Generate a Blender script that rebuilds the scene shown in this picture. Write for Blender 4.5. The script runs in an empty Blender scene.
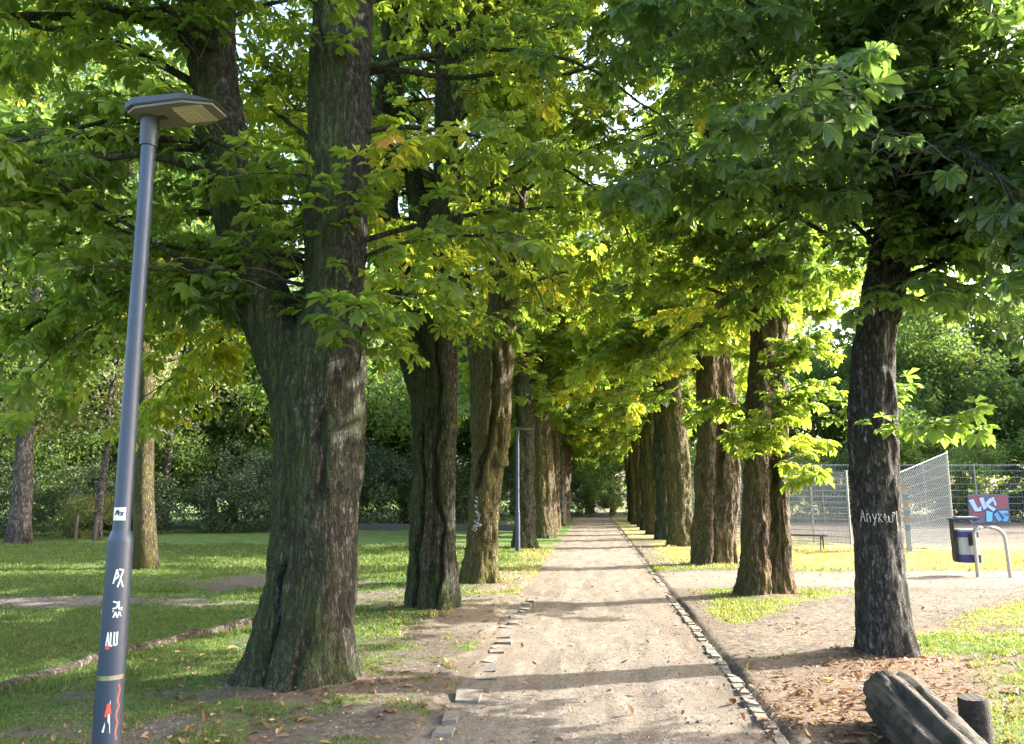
import bpy, math, random
import numpy as np
from mathutils import Vector, Matrix

R = math.radians
random.seed(3)
SC = bpy.context.scene
COL = SC.collection

# ------------------------------------------------------------------ camera numbers (for measuring the photo)
FPX = 770.0
TH = math.atan(126 / FPX)
PS = math.atan(83 * math.cos(TH) / FPX)
HC = 1.6
_F = (-math.sin(PS) * math.cos(TH), math.cos(PS) * math.cos(TH), math.sin(TH))
_R = (math.cos(PS), math.sin(PS), 0)
_U = (math.sin(PS) * math.sin(TH), -math.cos(PS) * math.sin(TH), math.cos(TH))
def at(px, py, Y):
    a = (px - 512) / FPX; b = (372 - py) / FPX
    d = [_F[i] + a * _R[i] + b * _U[i] for i in range(3)]
    t = Y / d[1]
    return d[0] * t, HC + d[2] * t

# ------------------------------------------------------------------ numpy helpers
def hash3(i, j, k, s):
    n = (i * 374761393 + j * 668265263 + k * 2147483647 + s * 1274126177) & 0xFFFFFFFF
    n = ((n ^ (n >> 13)) * 1274126177) & 0xFFFFFFFF
    n = (n ^ (n >> 16)) & 0xFFFFFFFF
    return n.astype(np.float64) / 4294967295.0
def vnoise(P, s=0):
    P = np.asarray(P, dtype=np.float64)
    I = np.floor(P).astype(np.int64); f = P - I
    f = f * f * (3 - 2 * f)
    o = 0
    for dx in (0, 1):
        for dy in (0, 1):
            for dz in (0, 1):
                w = (f[:, 0] if dx else 1 - f[:, 0]) * (f[:, 1] if dy else 1 - f[:, 1]) * (f[:, 2] if dz else 1 - f[:, 2])
                o = o + w * hash3(I[:, 0] + dx, I[:, 1] + dy, I[:, 2] + dz, s)
    return o * 2 - 1
def fbm(P, s=0, oct=3):
    o = 0; a = 1.0; P = np.asarray(P, dtype=np.float64)
    for k in range(oct):
        o = o + a * vnoise(P * (2 ** k), s + k * 17); a *= .5
    return o
def n2(x, y, sc, s=0, oct=3):
    x = np.asarray(x, float); y = np.asarray(y, float)
    return fbm(np.stack([x.ravel() * sc, y.ravel() * sc, np.zeros(x.size) + .37], 1), s, oct).reshape(x.shape)
def sstep(a, b, x):
    t = np.clip((x - a) / (b - a), 0, 1); return t * t * (3 - 2 * t)
def rotm(X, Y, Z):
    return np.stack([X, Y, Z], -1)
def unit(v):
    return v / (np.linalg.norm(v, axis=-1, keepdims=True) + 1e-9)

def mesh_np(name, V, F, mats=(), midx=None, smooth=False, tint=None, cover=None):
    """F: list of (n,k) int arrays"""
    me = bpy.data.meshes.new(name)
    V = np.asarray(V, dtype=np.float32)
    me.vertices.add(len(V)); me.vertices.foreach_set('co', V.ravel())
    Fs = [f for f in F if len(f)]
    loops = np.concatenate([f.ravel() for f in Fs]).astype(np.int32)
    tot = np.concatenate([np.full(len(f), f.shape[1]) for f in Fs]).astype(np.int32)
    start = np.concatenate([[0], np.cumsum(tot)[:-1]]).astype(np.int32)
    me.loops.add(len(loops)); me.loops.foreach_set('vertex_index', loops)
    me.polygons.add(len(tot)); me.polygons.foreach_set('loop_start', start)
    for m in mats: me.materials.append(m)
    if midx is not None: me.polygons.foreach_set('material_index', np.asarray(midx, dtype=np.int32))
    me.update(calc_edges=True)
    me.polygons.foreach_set('use_smooth', np.full(len(tot), bool(smooth)))
    if tint is not None:
        a = me.attributes.new('tint', 'FLOAT', 'FACE'); a.data.foreach_set('value', np.asarray(tint, dtype=np.float32))
    if cover is not None:
        a = me.attributes.new('cover', 'FLOAT_COLOR', 'POINT'); a.data.foreach_set('color', np.asarray(cover, dtype=np.float32).ravel())
    me.validate()
    return me

def link(name, me, parent=None, loc=None):
    o = bpy.data.objects.new(name, me); COL.objects.link(o)
    if parent is not None: o.parent = parent
    if loc is not None: o.location = loc
    return o
def tag(o, label=None, cat=None, group=None, kind=None):
    if label: o['label'] = label
    if cat: o['category'] = cat
    if group: o['group'] = group
    if kind: o['kind'] = kind
    return o
def empty(name, loc, rz=0):
    o = bpy.data.objects.new(name, None); COL.objects.link(o)
    o.empty_display_size = .2; o.location = loc; o.rotation_euler = (0, 0, rz)
    return o
def copy_tree(o, parent=None):
    c = o.copy(); COL.objects.link(c)
    if parent is not None: c.parent = parent
    for ch in list(o.children): copy_tree(ch, c)
    return c

class MB:
    """collects simple solids into one mesh"""
    def __init__(s): s.v = []; s.f = []; s.n = 0
    def add(s, V, F):
        s.v.append(np.asarray(V, float)); s.f += [[i + s.n for i in f] for f in F]; s.n += len(V); return s
    def box(s, c, d, rz=0, rx=0, ry=0, bev=0.0):
        x, y, z = d[0] / 2, d[1] / 2, d[2] / 2
        if bev <= 0:
            V = np.array([(sx * x, sy * y, sz * z) for sx in (-1, 1) for sy in (-1, 1) for sz in (-1, 1)])
            F = [(0, 1, 3, 2), (4, 6, 7, 5), (0, 4, 5, 1), (2, 3, 7, 6), (0, 2, 6, 4), (1, 5, 7, 3)]
        else:
            bm = __import__('bmesh').new()
            __import__('bmesh').ops.create_cube(bm, size=1.0, matrix=Matrix.Diagonal((d[0], d[1], d[2], 1)))
            __import__('bmesh').ops.bevel(bm, geom=bm.edges[:], offset=bev, segments=2, affect='EDGES')
            bm.verts.index_update()
            V = np.array([v.co[:] for v in bm.verts]); F = [[v.index for v in f.verts] for f in bm.faces]; bm.free()
        M = np.array((Matrix.Rotation(rz, 3, 'Z') @ Matrix.Rotation(ry, 3, 'Y') @ Matrix.Rotation(rx, 3, 'X')))
        return s.add(V @ M.T + np.array(c), F)
    def tube(s, pts, r, n=8, cap=True):
        V, Q = tube_np(np.array(pts, float), np.full(len(pts), r) if np.isscalar(r) else np.array(r, float), n)
        F = [tuple(q) for q in Q]
        if cap:
            m = len(pts) - 1
            F.append(tuple(reversed(range(n)))); F.append(tuple(range(m * n, m * n + n)))
        return s.add(V, F)
    def prism(s, poly, z0, z1, axis='z'):
        n = len(poly); V = []
        for z in (z0, z1):
            for a, b in poly:
                V.append((a, b, z) if axis == 'z' else ((a, z, b) if axis == 'y' else (z, a, b)))
        F = [tuple(reversed(range(n))), tuple(range(n, 2 * n))] + [(i, (i + 1) % n, n + (i + 1) % n, n + i) for i in range(n)]
        return s.add(V, F)
    def build(s, name, mat, parent=None, smooth=False, loc=None, bevel=0):
        me = bpy.data.meshes.new(name); me.from_pydata(np.concatenate(s.v).tolist(), [], s.f)
        me.materials.append(mat); me.validate(); me.update()
        bm = __import__('bmesh').new(); bm.from_mesh(me)
        __import__('bmesh').ops.recalc_face_normals(bm, faces=bm.faces[:])
        if bevel: __import__('bmesh').ops.bevel(bm, geom=bm.edges[:], offset=bevel, segments=2, affect='EDGES')
        bm.to_mesh(me); bm.free()
        if smooth:
            for p in me.polygons: p.use_smooth = True
            try: me.set_sharp_from_angle(angle=R(40))
            except Exception: pass
        return link(name, me, parent, loc)

def tube_np(P, r, n=6):
    """tube quads along polyline P with radii r (no caps)"""
    m = len(P)
    T = np.gradient(P, axis=0); T = unit(T)
    ref = np.array([0, 0, 1.0]) if abs(T[0][2]) < .9 else np.array([1.0, 0, 0])
    A = unit(np.cross(T, ref)); B = np.cross(T, A)
    th = np.linspace(0, 2 * math.pi, n, endpoint=False)
    V = P[:, None, :] + r[:, None, None] * (np.cos(th)[None, :, None] * A[:, None, :] + np.sin(th)[None, :, None] * B[:, None, :])
    i = np.arange(m - 1)[:, None] * n; j = np.arange(n)[None, :]; k = (j + 1) % n
    Q = np.stack([i + j, i + k, i + n + k, i + n + j], -1).reshape(-1, 4)
    return V.reshape(-1, 3), Q

# ------------------------------------------------------------------ materials
class NT:
    def __init__(s, name):
        s.m = bpy.data.materials.new(name); s.m.use_nodes = True
        s.t = s.m.node_tree; s.t.nodes.clear(); s.o = s.n('ShaderNodeOutputMaterial')
    def n(s, typ, **kw):
        nd = s.t.nodes.new(typ)
        for k, v in kw.items():
            if k == 'ins':
                for a, b in v.items(): s.set(nd, a, b)
            else: setattr(nd, k, v)
        return nd
    def set(s, nd, a, b):
        i = nd.inputs[a]
        if hasattr(b, 'is_output') : s.t.links.new(b, i)
        elif hasattr(b, 'outputs'): s.t.links.new(b.outputs[0], i)
        else:
            if i.type == 'RGBA' and len(b) == 3: b = (*b, 1)
            i.default_value = b
    def noise(s, vec, scale, detail=4, rough=.6, dist=0):
        return s.n('ShaderNodeTexNoise', ins={'Vector': vec, 'Scale': scale, 'Detail': detail, 'Roughness': rough, 'Distortion': dist}).outputs[0]
    def ramp(s, fac, stops):
        r = s.n('ShaderNodeValToRGB', ins={0: fac}); cr = r.color_ramp
        while len(cr.elements) < len(stops): cr.elements.new(.5)
        for e, (p, c) in zip(cr.elements, stops):
            e.position = p; e.color = (c, c, c, 1) if np.isscalar(c) else (*c, 1)
        return r.outputs[0]
    def math(s, op, a, b=None, clamp=False):
        nd = s.n('ShaderNodeMath', operation=op, use_clamp=clamp); s.set(nd, 0, a)
        if b is not None: s.set(nd, 1, b)
        return nd.outputs[0]
    def mix(s, f, a, b, blend='MIX'):
        nd = s.n('ShaderNodeMix', data_type='RGBA', blend_type=blend); s.set(nd, 0, f); s.set(nd, 6, a); s.set(nd, 7, b)
        return nd.outputs[2]
    def map(s, vec, scale):
        return s.n('ShaderNodeMapping', ins={0: vec, 3: scale}).outputs[0]
    def attr(s, name): return s.n('ShaderNodeAttribute', attribute_name=name)
    def tc(s, which='Object'): return s.n('ShaderNodeTexCoord').outputs[which]
    def bsdf(s, **kw): return s.n('ShaderNodeBsdfPrincipled', ins=kw)
    def bump(s, h, strength, dist): return s.n('ShaderNodeBump', ins={'Height': h, 'Strength': strength, 'Distance': dist}).outputs[0]
    def out(s, sh): s.t.links.new(sh.outputs[0] if hasattr(sh, 'outputs') else sh, s.o.inputs[0]); return s.m

def leaf_mat(name, stops, trans, tw=.45, rough=.45, spec=.5):
    t = NT(name)
    a = t.attr('tint').outputs['Fac']
    nz = t.noise(t.tc(), 9, 2)
    v = t.math('ADD', a, t.math('MULTIPLY', t.math('SUBTRACT', nz, .5), .14))
    c = t.ramp(v, stops)
    ct = t.mix(1.0, c, trans, 'MULTIPLY')
    hsv = t.n('ShaderNodeHueSaturation', ins={'Value': 1.0, 'Saturation': 1.0, 'Color': ct}).outputs[0]
    p = t.bsdf(**{'Base Color': c, 'Roughness': rough, 'Specular IOR Level': spec})
    tr = t.n('ShaderNodeBsdfTranslucent', ins={0: hsv})
    return t.out(t.n('ShaderNodeMixShader', ins={0: tw, 1: p, 2: tr}))

def bark_mat(name, dark, light, moss, mossamt, fine=1.0, bump=.9, reddish=None):
    t = NT(name)
    o = t.tc()
    wob = t.n('ShaderNodeTexNoise', ins={'Vector': t.map(o, (1, 1, .5)), 'Scale': 5, 'Detail': 3}).outputs[1]
    ov = t.n('ShaderNodeMix', data_type='RGBA', blend_type='LINEAR_LIGHT', ins={0: .035, 6: o, 7: wob}).outputs[2]
    n1 = t.noise(t.map(ov, (1, 1, .10)), 19 * fine, 5, .62)
    n2_ = t.noise(t.map(ov, (1, 1, .22)), 46 * fine, 4, .65)
    n3 = t.noise(o, 95 * fine, 4, .75)
    fur = t.math('ABSOLUTE', t.math('SUBTRACT', n1, .5))                 # long furrows
    fur = t.ramp(fur, [(0, 0), (.075, 1)])
    fu2 = t.ramp(t.math('ABSOLUTE', t.math('SUBTRACT', n2_, .5)), [(0, 0), (.06, 1)])  # short cross checks
    vo = t.ramp(t.n('ShaderNodeTexVoronoi', feature='DISTANCE_TO_EDGE', ins={'Vector': t.map(ov, (1, 1, .42)), 'Scale': 30 * fine, 'Randomness': 1.0}).outputs[0], [(0, 0), (.16, 1)])
    fu2 = t.math('MULTIPLY', fu2, t.math('ADD', .35, t.math('MULTIPLY', vo, .65)))
    h = t.math('ADD', t.math('MULTIPLY', fur, .55), t.math('ADD', t.math('MULTIPLY', fu2, .4), t.math('ADD', t.math('MULTIPLY', n2_, .7), t.math('MULTIPLY', n3, .45))))
    base = t.mix(t.ramp(n2_, [(.34, 0), (.66, 1)]), dark, light)
    base = t.mix(t.ramp(n3, [(.35, .6), (.55, 0)]), base, tuple(x * .5 for x in dark))
    base = t.mix(t.math('MULTIPLY', t.ramp(t.noise(t.map(o, (1, 1, .4)), 3.1, 4, .6), [(.42, 0), (.66, 1)]), .45), base, tuple(x * .6 for x in dark))
    cell = t.n('ShaderNodeTexVoronoi', feature='F1', ins={'Vector': t.map(ov, (1, 1, .42)), 'Scale': 30 * fine}).outputs['Color']
    base = t.mix(.8, base, t.mix(1.0, base, t.ramp(cell, [(.2, .4), (.5, 1.0), (.8, 2.1)]), 'MULTIPLY'))
    base = t.mix(t.math('MULTIPLY', t.math('SUBTRACT', 1, vo), .6), base, tuple(x * .3 for x in dark))
    if reddish:
        base = t.mix(t.math('MULTIPLY', t.ramp(t.noise(t.map(o, (1, 1, .3)), 2.6, 3), [(.46, 0), (.66, 1)]), .75), base, reddish)
    base = t.mix(t.math('MULTIPLY', t.ramp(t.noise(t.map(o, (1, 1, .6)), 34 * fine, 3, .7), [(.60, 0), (.70, 1)]), .55), base, (.33, .32, .28))
    nrm = t.n('ShaderNodeNewGeometry').outputs['Normal']
    dt = t.n('ShaderNodeVectorMath', operation='DOT_PRODUCT', ins={0: nrm, 1: (-.93, -.3, .1)}).outputs['Value']
    big = t.noise(t.map(o, (1, 1, .5)), 2.2, 4, .65)
    mm = t.math('ADD', t.math('MULTIPLY', dt, .45), t.math('MULTIPLY', t.math('SUBTRACT', big, .5), 2.4))
    mm = t.math('MULTIPLY', t.ramp(t.math('ADD', mm, mossamt - .5), [(0, 0), (.55, 1)]), t.ramp(n3, [(.3, .2), (.6, 1)]))
    base = t.mix(t.math('MULTIPLY', mm, .85), base, moss)
    base = t.mix(t.math('MULTIPLY', t.math('SUBTRACT', 1, fur), .6), base, tuple(x * .28 for x in dark))
    base = t.mix(t.math('MULTIPLY', t.math('SUBTRACT', 1, fu2), .45), base, tuple(x * .4 for x in dark))
    b = t.bsdf(**{'Base Color': base, 'Roughness': .9, 'Specular IOR Level': .2, 'Normal': t.bump(h, 1.0, .045)})
    return t.out(b)

def plain(name, col, rough=.5, metal=0, nscale=30, namt=.25, bump=0):
    t = NT(name); o = t.tc()
    nz = t.noise(o, nscale, 4)
    c = t.mix(t.math('MULTIPLY', nz, namt), col, tuple(x * .45 for x in col))
    kw = {'Base Color': c, 'Roughness': t.math('ADD', rough - .1, t.math('MULTIPLY', nz, .2)), 'Metallic': metal}
    if bump: kw['Normal'] = t.bump(nz, bump, .01)
    return t.out(t.bsdf(**kw))

M = {}
GREEN = [(0, (.036, .072, .022)), (.35, (.062, .108, .024)), (.65, (.092, .140, .026)), (.86, (.125, .165, .03)), (.95, (.20, .19, .04)), (1, (.22, .12, .04))]
M['leaf'] = leaf_mat('chestnut leaf', GREEN, (4.9, 4.1, 1.9), .6)
M['leaf_shaded'] = leaf_mat('chestnut leaf shaded', [(0, (.034, .066, .030)), (.5, (.055, .102, .036)), (.85, (.082, .14, .036)), (1, (.15, .17, .04))], (4.2, 3.8, 1.7), .52, .36, .6)  # backlit shade and blue sky reflection put into the leaf colour
M['leaf_far'] = leaf_mat('broad leaf', [(0, (.034, .065, .024)), (.4, (.058, .10, .03)), (.75, (.09, .135, .036)), (1, (.15, .155, .05))], (3.4, 3.3, 1.8), .48, .55, .3)
M['leaf_pale'] = leaf_mat('pale leaf', [(0, (.07, .10, .035)), (.5, (.13, .15, .055)), (1, (.24, .2, .09))], (2.2, 2.2, 1.4), .4, .55, .3)
M['leaf_shrub'] = leaf_mat('shrub leaf', [(0, (.03, .054, .028)), (.5, (.056, .09, .04)), (1, (.115, .145, .06))], (2, 2, 1.2), .25, .4, .5)
M['bark'] = bark_mat('chestnut bark', (.046, .041, .034), (.165, .15, .126), (.095, .14, .03), .86)
M['bark_moss'] = bark_mat('mossy bark', (.095, .078, .045), (.26, .215, .14), (.20, .19, .04), .95)
M['bark_sunlit'] = bark_mat('sunlit reddish bark', (.11, .077, .056), (.32, .25, .195), (.18, .18, .04), .75, reddish=(.28, .15, .10))  # warm sunlight put into the bark as a paler, reddish tone
M['bark_grey'] = bark_mat('grey bark', (.062, .057, .054), (.225, .21, .197), (.07, .08, .035), .15, fine=1.1)
M['bark_pale'] = bark_mat('pale bark', (.15, .125, .115), (.36, .31, .29), (.2, .2, .12), .05, fine=.7)
M['twig'] = plain('twig', (.06, .045, .03), .8)
M['litter'] = leaf_mat('dead leaf', [(0, (.09, .05, .028)), (.5, (.21, .12, .06)), (.85, (.34, .23, .13)), (1, (.45, .36, .12))], (1.3, 1.2, 1), .2, .7, .2)
M['grass'] = leaf_mat('grass blade', [(0, (.04, .072, .02)), (.45, (.075, .115, .028)), (.8, (.14, .155, .05)), (1, (.27, .22, .11))], (2.2, 2.2, 1.2), .35, .5, .3)

# ------------------------------------------------------------------ ground cover functions (what grows / lies where)
def bandf(x, y, pts, w, soft):
    """1 near a polyline"""
    d = np.full(np.shape(x), 1e9)
    for (ax, ay), (bx, by) in zip(pts[:-1], pts[1:]):
        ux, uy = bx - ax, by - ay; L2 = ux * ux + uy * uy
        t = np.clip(((x - ax) * ux + (y - ay) * uy) / L2, 0, 1)
        d = np.minimum(d, np.hypot(x - ax - t * ux, y - ay - t * uy))
    return 1 - sstep(w - soft, w + soft, d)
def blob(x, y, cx, cy, rx, ry): return np.exp(-(((x - cx) / rx) ** 2 + ((y - cy) / ry) ** 2))
PATH_L, PATH_R = -1.12, 1.13
def cover(x, y):
    x = np.asarray(x, float); y = np.asarray(y, float)
    w1 = n2(x, y, .9, 3); w2 = n2(x, y, .35, 8); w3 = n2(x, y, 2.3, 21)
    xx = x + w1 * .22; yy = y + w2 * .5
    grass = np.full(x.shape, .9)
    # left verge between path and old edging
    lv = sstep(-4.9, -4.0, xx) * (1 - sstep(-1.2, -1.0, x)) * (1 - sstep(11, 13, y))
    grass = grass * (1 - lv) + lv * (.36 + .40 * (1 - sstep(-3.6, -1.6, xx)) + .25 * w1 + .15 * w3)
    grass -= .3 * blob(x, y, -2.5, 6.2, 1.3, 1.0) + .25 * blob(x, y, -3.3, 5.0, 1.4, .8)
    grass += .45 * blob(x, y, -2.7, 5.95, .6, .22) + .3 * blob(x, y, -1.9, 6.2, .3, .3) + .4 * blob(x, y, -2.3, 10.6, .7, .25)
    # strip beside the path on the left further on: dry
    dry = sstep(-2.6, -1.9, xx) * (1 - sstep(-1.2, -1.0, x)) * sstep(8.5, 10, y) * (1 - sstep(24, 30, y))
    grass -= .35 * dry
    sand = .55 * dry * (1 - sstep(16, 20, y))
    # sandy track crossing the lawn on the left
    tr = bandf(xx, yy, [(-14, 11.6), (-7, 11.5), (-3.4, 12.2), (-1, 12.6)], .55, .35)
    tr2 = bandf(xx, yy, [(-4.4, 12.2), (-2.8, 13.6), (-1.2, 15.0)], .5, .4)
    tr = np.maximum(tr, tr2); tr = tr * np.clip(.8 + .5 * w1, 0, 1); grass *= 1 - .8 * tr; sand = np.maximum(sand, .55 * tr)
    grass -= .75 * blob(x, y, -6.3, 14.8, 2.2, 1.5) * (1 + w1)
    grass -= .4 * blob(x, y, -9.5, 11.0, 2, .6)
    # right side
    rs = sstep(1.0, 1.3, x)
    lit = .85 * blob(x, y, 1.75, 5.9, .5, 1.3) + .7 * blob(x, y, 2.7, 7.5, .8, .8) + .4 * blob(x, y, 4.2, 8.3, 1.2, .5) + .3 * blob(x, y, 5.0, 10.5, 2.0, .4)
    for bx, by, br in ((-2.45, 6.5, .75), (-2.3, 10.9, .7), (-2.15, 14.6, .7), (2.65, 13.2, .7), (2.85, 8.3, .6)): lit = lit + .5 * blob(x, y, bx, by, br, br * .7)
    grass = grass - rs * .9 * lit
    trail = bandf(xx, yy, [(1.5, 4.0), (1.75, 7.0), (2.0, 9.4), (3.6, 11.6), (5.2, 13.6), (7.5, 15.6), (12, 17)], .85, .4)
    cross = bandf(xx, yy, [(1.2, 15.8), (4, 16.2), (9, 17.0), (16, 18.5)], 1.5, .5)
    kerbside = (1 - sstep(1.5, 1.9, xx)) * rs * (1 - sstep(13, 16, y))
    t = np.maximum(np.maximum(trail, cross), kerbside * .85)
    grass -= rs * t * .95
    grass += rs * (.5 * blob(x, y, 1.75, 11.3, .5, 1.3) + .6 * blob(x, y, 2.0, 8.3, .35, .5))
    sand = np.maximum(sand, rs * np.maximum(.6 * cross, .4 * trail) * np.clip(1 + .4 * w3, 0, 1))
    far_r = rs * sstep(18, 19.5, y)
    grass -= rs * (1 - far_r) * (.22 + .35 * np.clip(w3 + .3 * w1, -.4, 1))
    grass -= far_r * .25
    grass -= far_r * .35 * (1 - sstep(1.5, 2.2, x)) * (1 - sstep(28, 34, y))
    sand = np.maximum(sand, far_r * .35 * (1 - sstep(1.5, 2.2, x)))
    court = sstep(8, 9.5, x) * sstep(29, 31, y) * (1 - sstep(50, 54, y)); grass -= .8 * court; sand = np.maximum(sand, .3 * court)
    inpath = sstep(PATH_L - .05, PATH_L + .02, x) * (1 - sstep(PATH_R - .02, PATH_R + .05, x))
    grass = grass * (1 - inpath)
    grass = grass + .22 * w3 * (grass > .05)
    dead = np.clip(lit, 0, 1) + .3 * lv * np.clip(w3 + .2, 0, 1)
    dryness = np.clip(far_r * .6 + .35 * rs + .6 * dry + .25 * w2 + .1, 0, 1)
    return np.clip(grass, 0, 1), np.clip(sand, 0, 1), np.clip(dead, 0, 1), dryness
def gz(x, y):
    x = np.asarray(x, float); y = np.asarray(y, float)
    e = n2(x, y, 1.3, 31, 2) * .06
    out = np.maximum(sstep(0, .25, PATH_L + e - x), sstep(0, .1, x - PATH_R - .1))
    z = n2(x, y, .5, 5, 2) * .03 + n2(x, y, 3.0, 6, 2) * .012 + .012
    z += .06 * blob(x, y, -2.4, 6.8, .9, .9) + .05 * blob(x, y, 2.75, 8.5, .7, .7) + .05 * blob(x, y, -2.25, 11.2, .8, .8) + .05 * blob(x, y, 2.7, 13.4, .9, .9)
    z *= 1 - sstep(40, 60, np.hypot(x, y))
    return out * z - (1 - out) * .06

# ground sheet: fine near, coarse far
def axis(fine0, fine1, step, far, n):
    a = np.arange(fine0, fine1, step)
    g = np.geomspace(step, far, n)
    return np.concatenate([(fine0 - np.cumsum(g))[::-1], a, a[-1] + np.cumsum(g)])
gx = axis(-9, 9, .06, 60, 34); gy = np.concatenate([axis(3.5, 12, .06, 1, 2)[2:-2], np.arange(12.05, 30, .13), 30 + np.cumsum(np.geomspace(.15, 60, 40))])
gy = np.concatenate([[-60, -20, -6, 0, 2], gy])
X, Y = np.meshgrid(gx, gy)
Z = gz(X, Y)
g_, s_, d_, dr_ = cover(X, Y)
nx, ny = len(gx), len(gy)
ii = np.arange(ny - 1)[:, None] * nx + np.arange(nx - 1)[None, :]
Q = np.stack([ii, ii + 1, ii + nx + 1, ii + nx], -1).reshape(-1, 4)
t = NT('earth and turf')
o = t.tc(); cv = t.attr('cover')
sep = t.n('ShaderNodeSeparateColor', ins={0: cv.outputs['Color']}); gA, sA, dA = sep.outputs[0], sep.outputs[1], sep.outputs[2]
fn = t.noise(o, 11, 6, .7); fn2 = t.noise(o, 55, 5, .7); fn3 = t.noise(o, 1.4, 4, .6); fine = t.noise(o, 260, 3, .7)
earth = t.ramp(fn, [(.28, (.062, .049, .038)), (.5, (.108, .09, .071)), (.72, (.168, .144, .117))])
sandc = t.ramp(fn2, [(.25, (.12, .10, .08)), (.5, (.19, .163, .134)), (.75, (.27, .238, .2))])
ec = t.mix(t.ramp(t.math('ADD', sA, t.math('MULTIPLY', t.math('SUBTRACT', fn, .5), .9)), [(.3, 0), (.62, 1)]), earth, sandc)
ec = t.mix(t.ramp(fine, [(.3, .5), (.5, 0)]), ec, (.07, .055, .045))
deadc = t.ramp(fn2, [(.3, (.10, .06, .035)), (.6, (.22, .13, .075)), (.8, (.33, .23, .15))])
mid = t.noise(o, 24, 6, .72)
ec = t.mix(1.0, ec, t.ramp(mid, [(.28, .45), (.5, .95), (.72, 1.35)]), 'MULTIPLY')
ec = t.mix(t.math('MULTIPLY', dA, .7), ec, deadc)
grc = t.ramp(fn2, [(.22, (.03, .055, .016)), (.5, (.075, .125, .03)), (.8, (.14, .17, .05))])
dryc = t.ramp(fn2, [(.22, (.075, .075, .028)), (.5, (.19, .18, .07)), (.8, (.31, .27, .13))])
grc = t.mix(t.ramp(t.math('ADD', cv.outputs['Alpha'], t.math('MULTIPLY', t.math('SUBTRACT', fn3, .5), 1.0)), [(.25, 0), (.8, 1)]), grc, dryc)
gm = t.ramp(t.math('ADD', gA, t.math('MULTIPLY', t.math('SUBTRACT', fn, .5), 1.3)), [(.42, 0), (.62, 1)])
grc = t.mix(.8, grc, t.mix(1.0, grc, t.ramp(t.noise(t.map(o, (1, .6, 1)), 2.6, 6, .7), [(.3, .5), (.5, 1), (.7, 1.5)]), 'MULTIPLY'))
base = t.mix(gm, ec, grc)
hh = t.math('ADD', t.math('MULTIPLY', fn2, .6), t.math('ADD', t.math('MULTIPLY', fine, .35), fn))
M['ground'] = t.out(t.bsdf(**{'Base Color': base, 'Roughness': .95, 'Specular IOR Level': .15, 'Normal': t.bump(hh, .7, .03)}))
gme = mesh_np('ground', np.stack([X, Y, Z], -1).reshape(-1, 3), [Q], [M['ground']], smooth=True, cover=np.stack([g_, s_, d_, dr_], -1).reshape(-1, 4))
tag(link('ground', gme), kind='structure')

# path
t = NT('sandy path')
o = t.tc()
fn = t.noise(o, 3.2, 5, .65); fn2 = t.noise(o, 42, 5, .7); fine = t.noise(o, 190, 3, .75); bigp = t.noise(t.map(o, (1.2, .3, 1)), .8, 3)
peb = t.n('ShaderNodeTexVoronoi', ins={'Vector': o, 'Scale': 120}); pd = peb.outputs['Distance']
c = t.ramp(fn2, [(.25, (.105, .09, .073)), (.5, (.168, .148, .123)), (.75, (.25, .226, .195))])
yy = t.n('ShaderNodeSeparateXYZ', ins={0: o}).outputs[1]
gravel = t.ramp(t.math('ADD', t.math('DIVIDE', yy, 30), t.math('MULTIPLY', t.math('SUBTRACT', fn, .5), .35)), [(.26, 1), (.37, 0)])
grc = t.ramp(peb.outputs['Color'], [(.1, (.085, .07, .055)), (.5, (.18, .15, .12)), (.9, (.32, .28, .24))])
c = t.mix(t.math('MULTIPLY', gravel, .65), c, grc)
c = t.mix(t.ramp(fine, [(.30, .85), (.48, 0)]), c, (.085, .068, .055))
c = t.mix(1.0, c, t.ramp(t.noise(o, 17, 6, .72), [(.28, .55), (.5, .97), (.72, 1.25)]), 'MULTIPLY')
c = t.mix(t.ramp(bigp, [(.45, 0), (.7, .55)]), c, (.17, .13, .10))
xx_ = t.n('ShaderNodeSeparateXYZ', ins={0: o}).outputs[0]
wobx = t.math('ADD', xx_, t.math('MULTIPLY', t.math('SUBTRACT', t.noise(t.map(o, (1, .3, 1)), 1.3, 3), .5), .9))
edge = t.ramp(t.math('ABSOLUTE', wobx), [(.55, 0), (1.0, .6)])
c = t.mix(edge, c, (.15, .12, .092))
c = t.mix(t.ramp(t.noise(t.map(o, (1, .35, 1)), 5, 5, .7), [(.5, 0), (.68, .5)]), c, (.30, .265, .22))
c = t.mix(t.ramp(t.noise(t.map(o, (1.6, .22, 1)), 2.1, 4, .6), [(.5, 0), (.62, .6)]), c, (.095, .08, .066))
hh = t.math('ADD', t.math('MULTIPLY', fine, .6), t.math('ADD', fn, t.math('MULTIPLY', fn2, .7)))
M['path'] = t.out(t.bsdf(**{'Base Color': c, 'Roughness': .95, 'Specular IOR Level': .15, 'Normal': t.bump(hh, .8, .02)}))
px = np.linspace(-1.55, 1.2, 34); py = np.concatenate([[-8, 0, 3], np.arange(3.5, 20, .12), np.arange(20, 66.5, .5)])
X, Y = np.meshgrid(px, py); Z = n2(X, Y, .9, 77, 3) * .012 - .012 * (np.abs(X) < .5)
nx = len(px); ii = np.arange(len(py) - 1)[:, None] * nx + np.arange(nx - 1)[None, :]
Q = np.stack([ii, ii + 1, ii + nx + 1, ii + nx], -1).reshape(-1, 4)
tag(link('path', mesh_np('path', np.stack([X, Y, Z], -1).reshape(-1, 3), [Q], [M['path']], smooth=True)), kind='structure')

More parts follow.
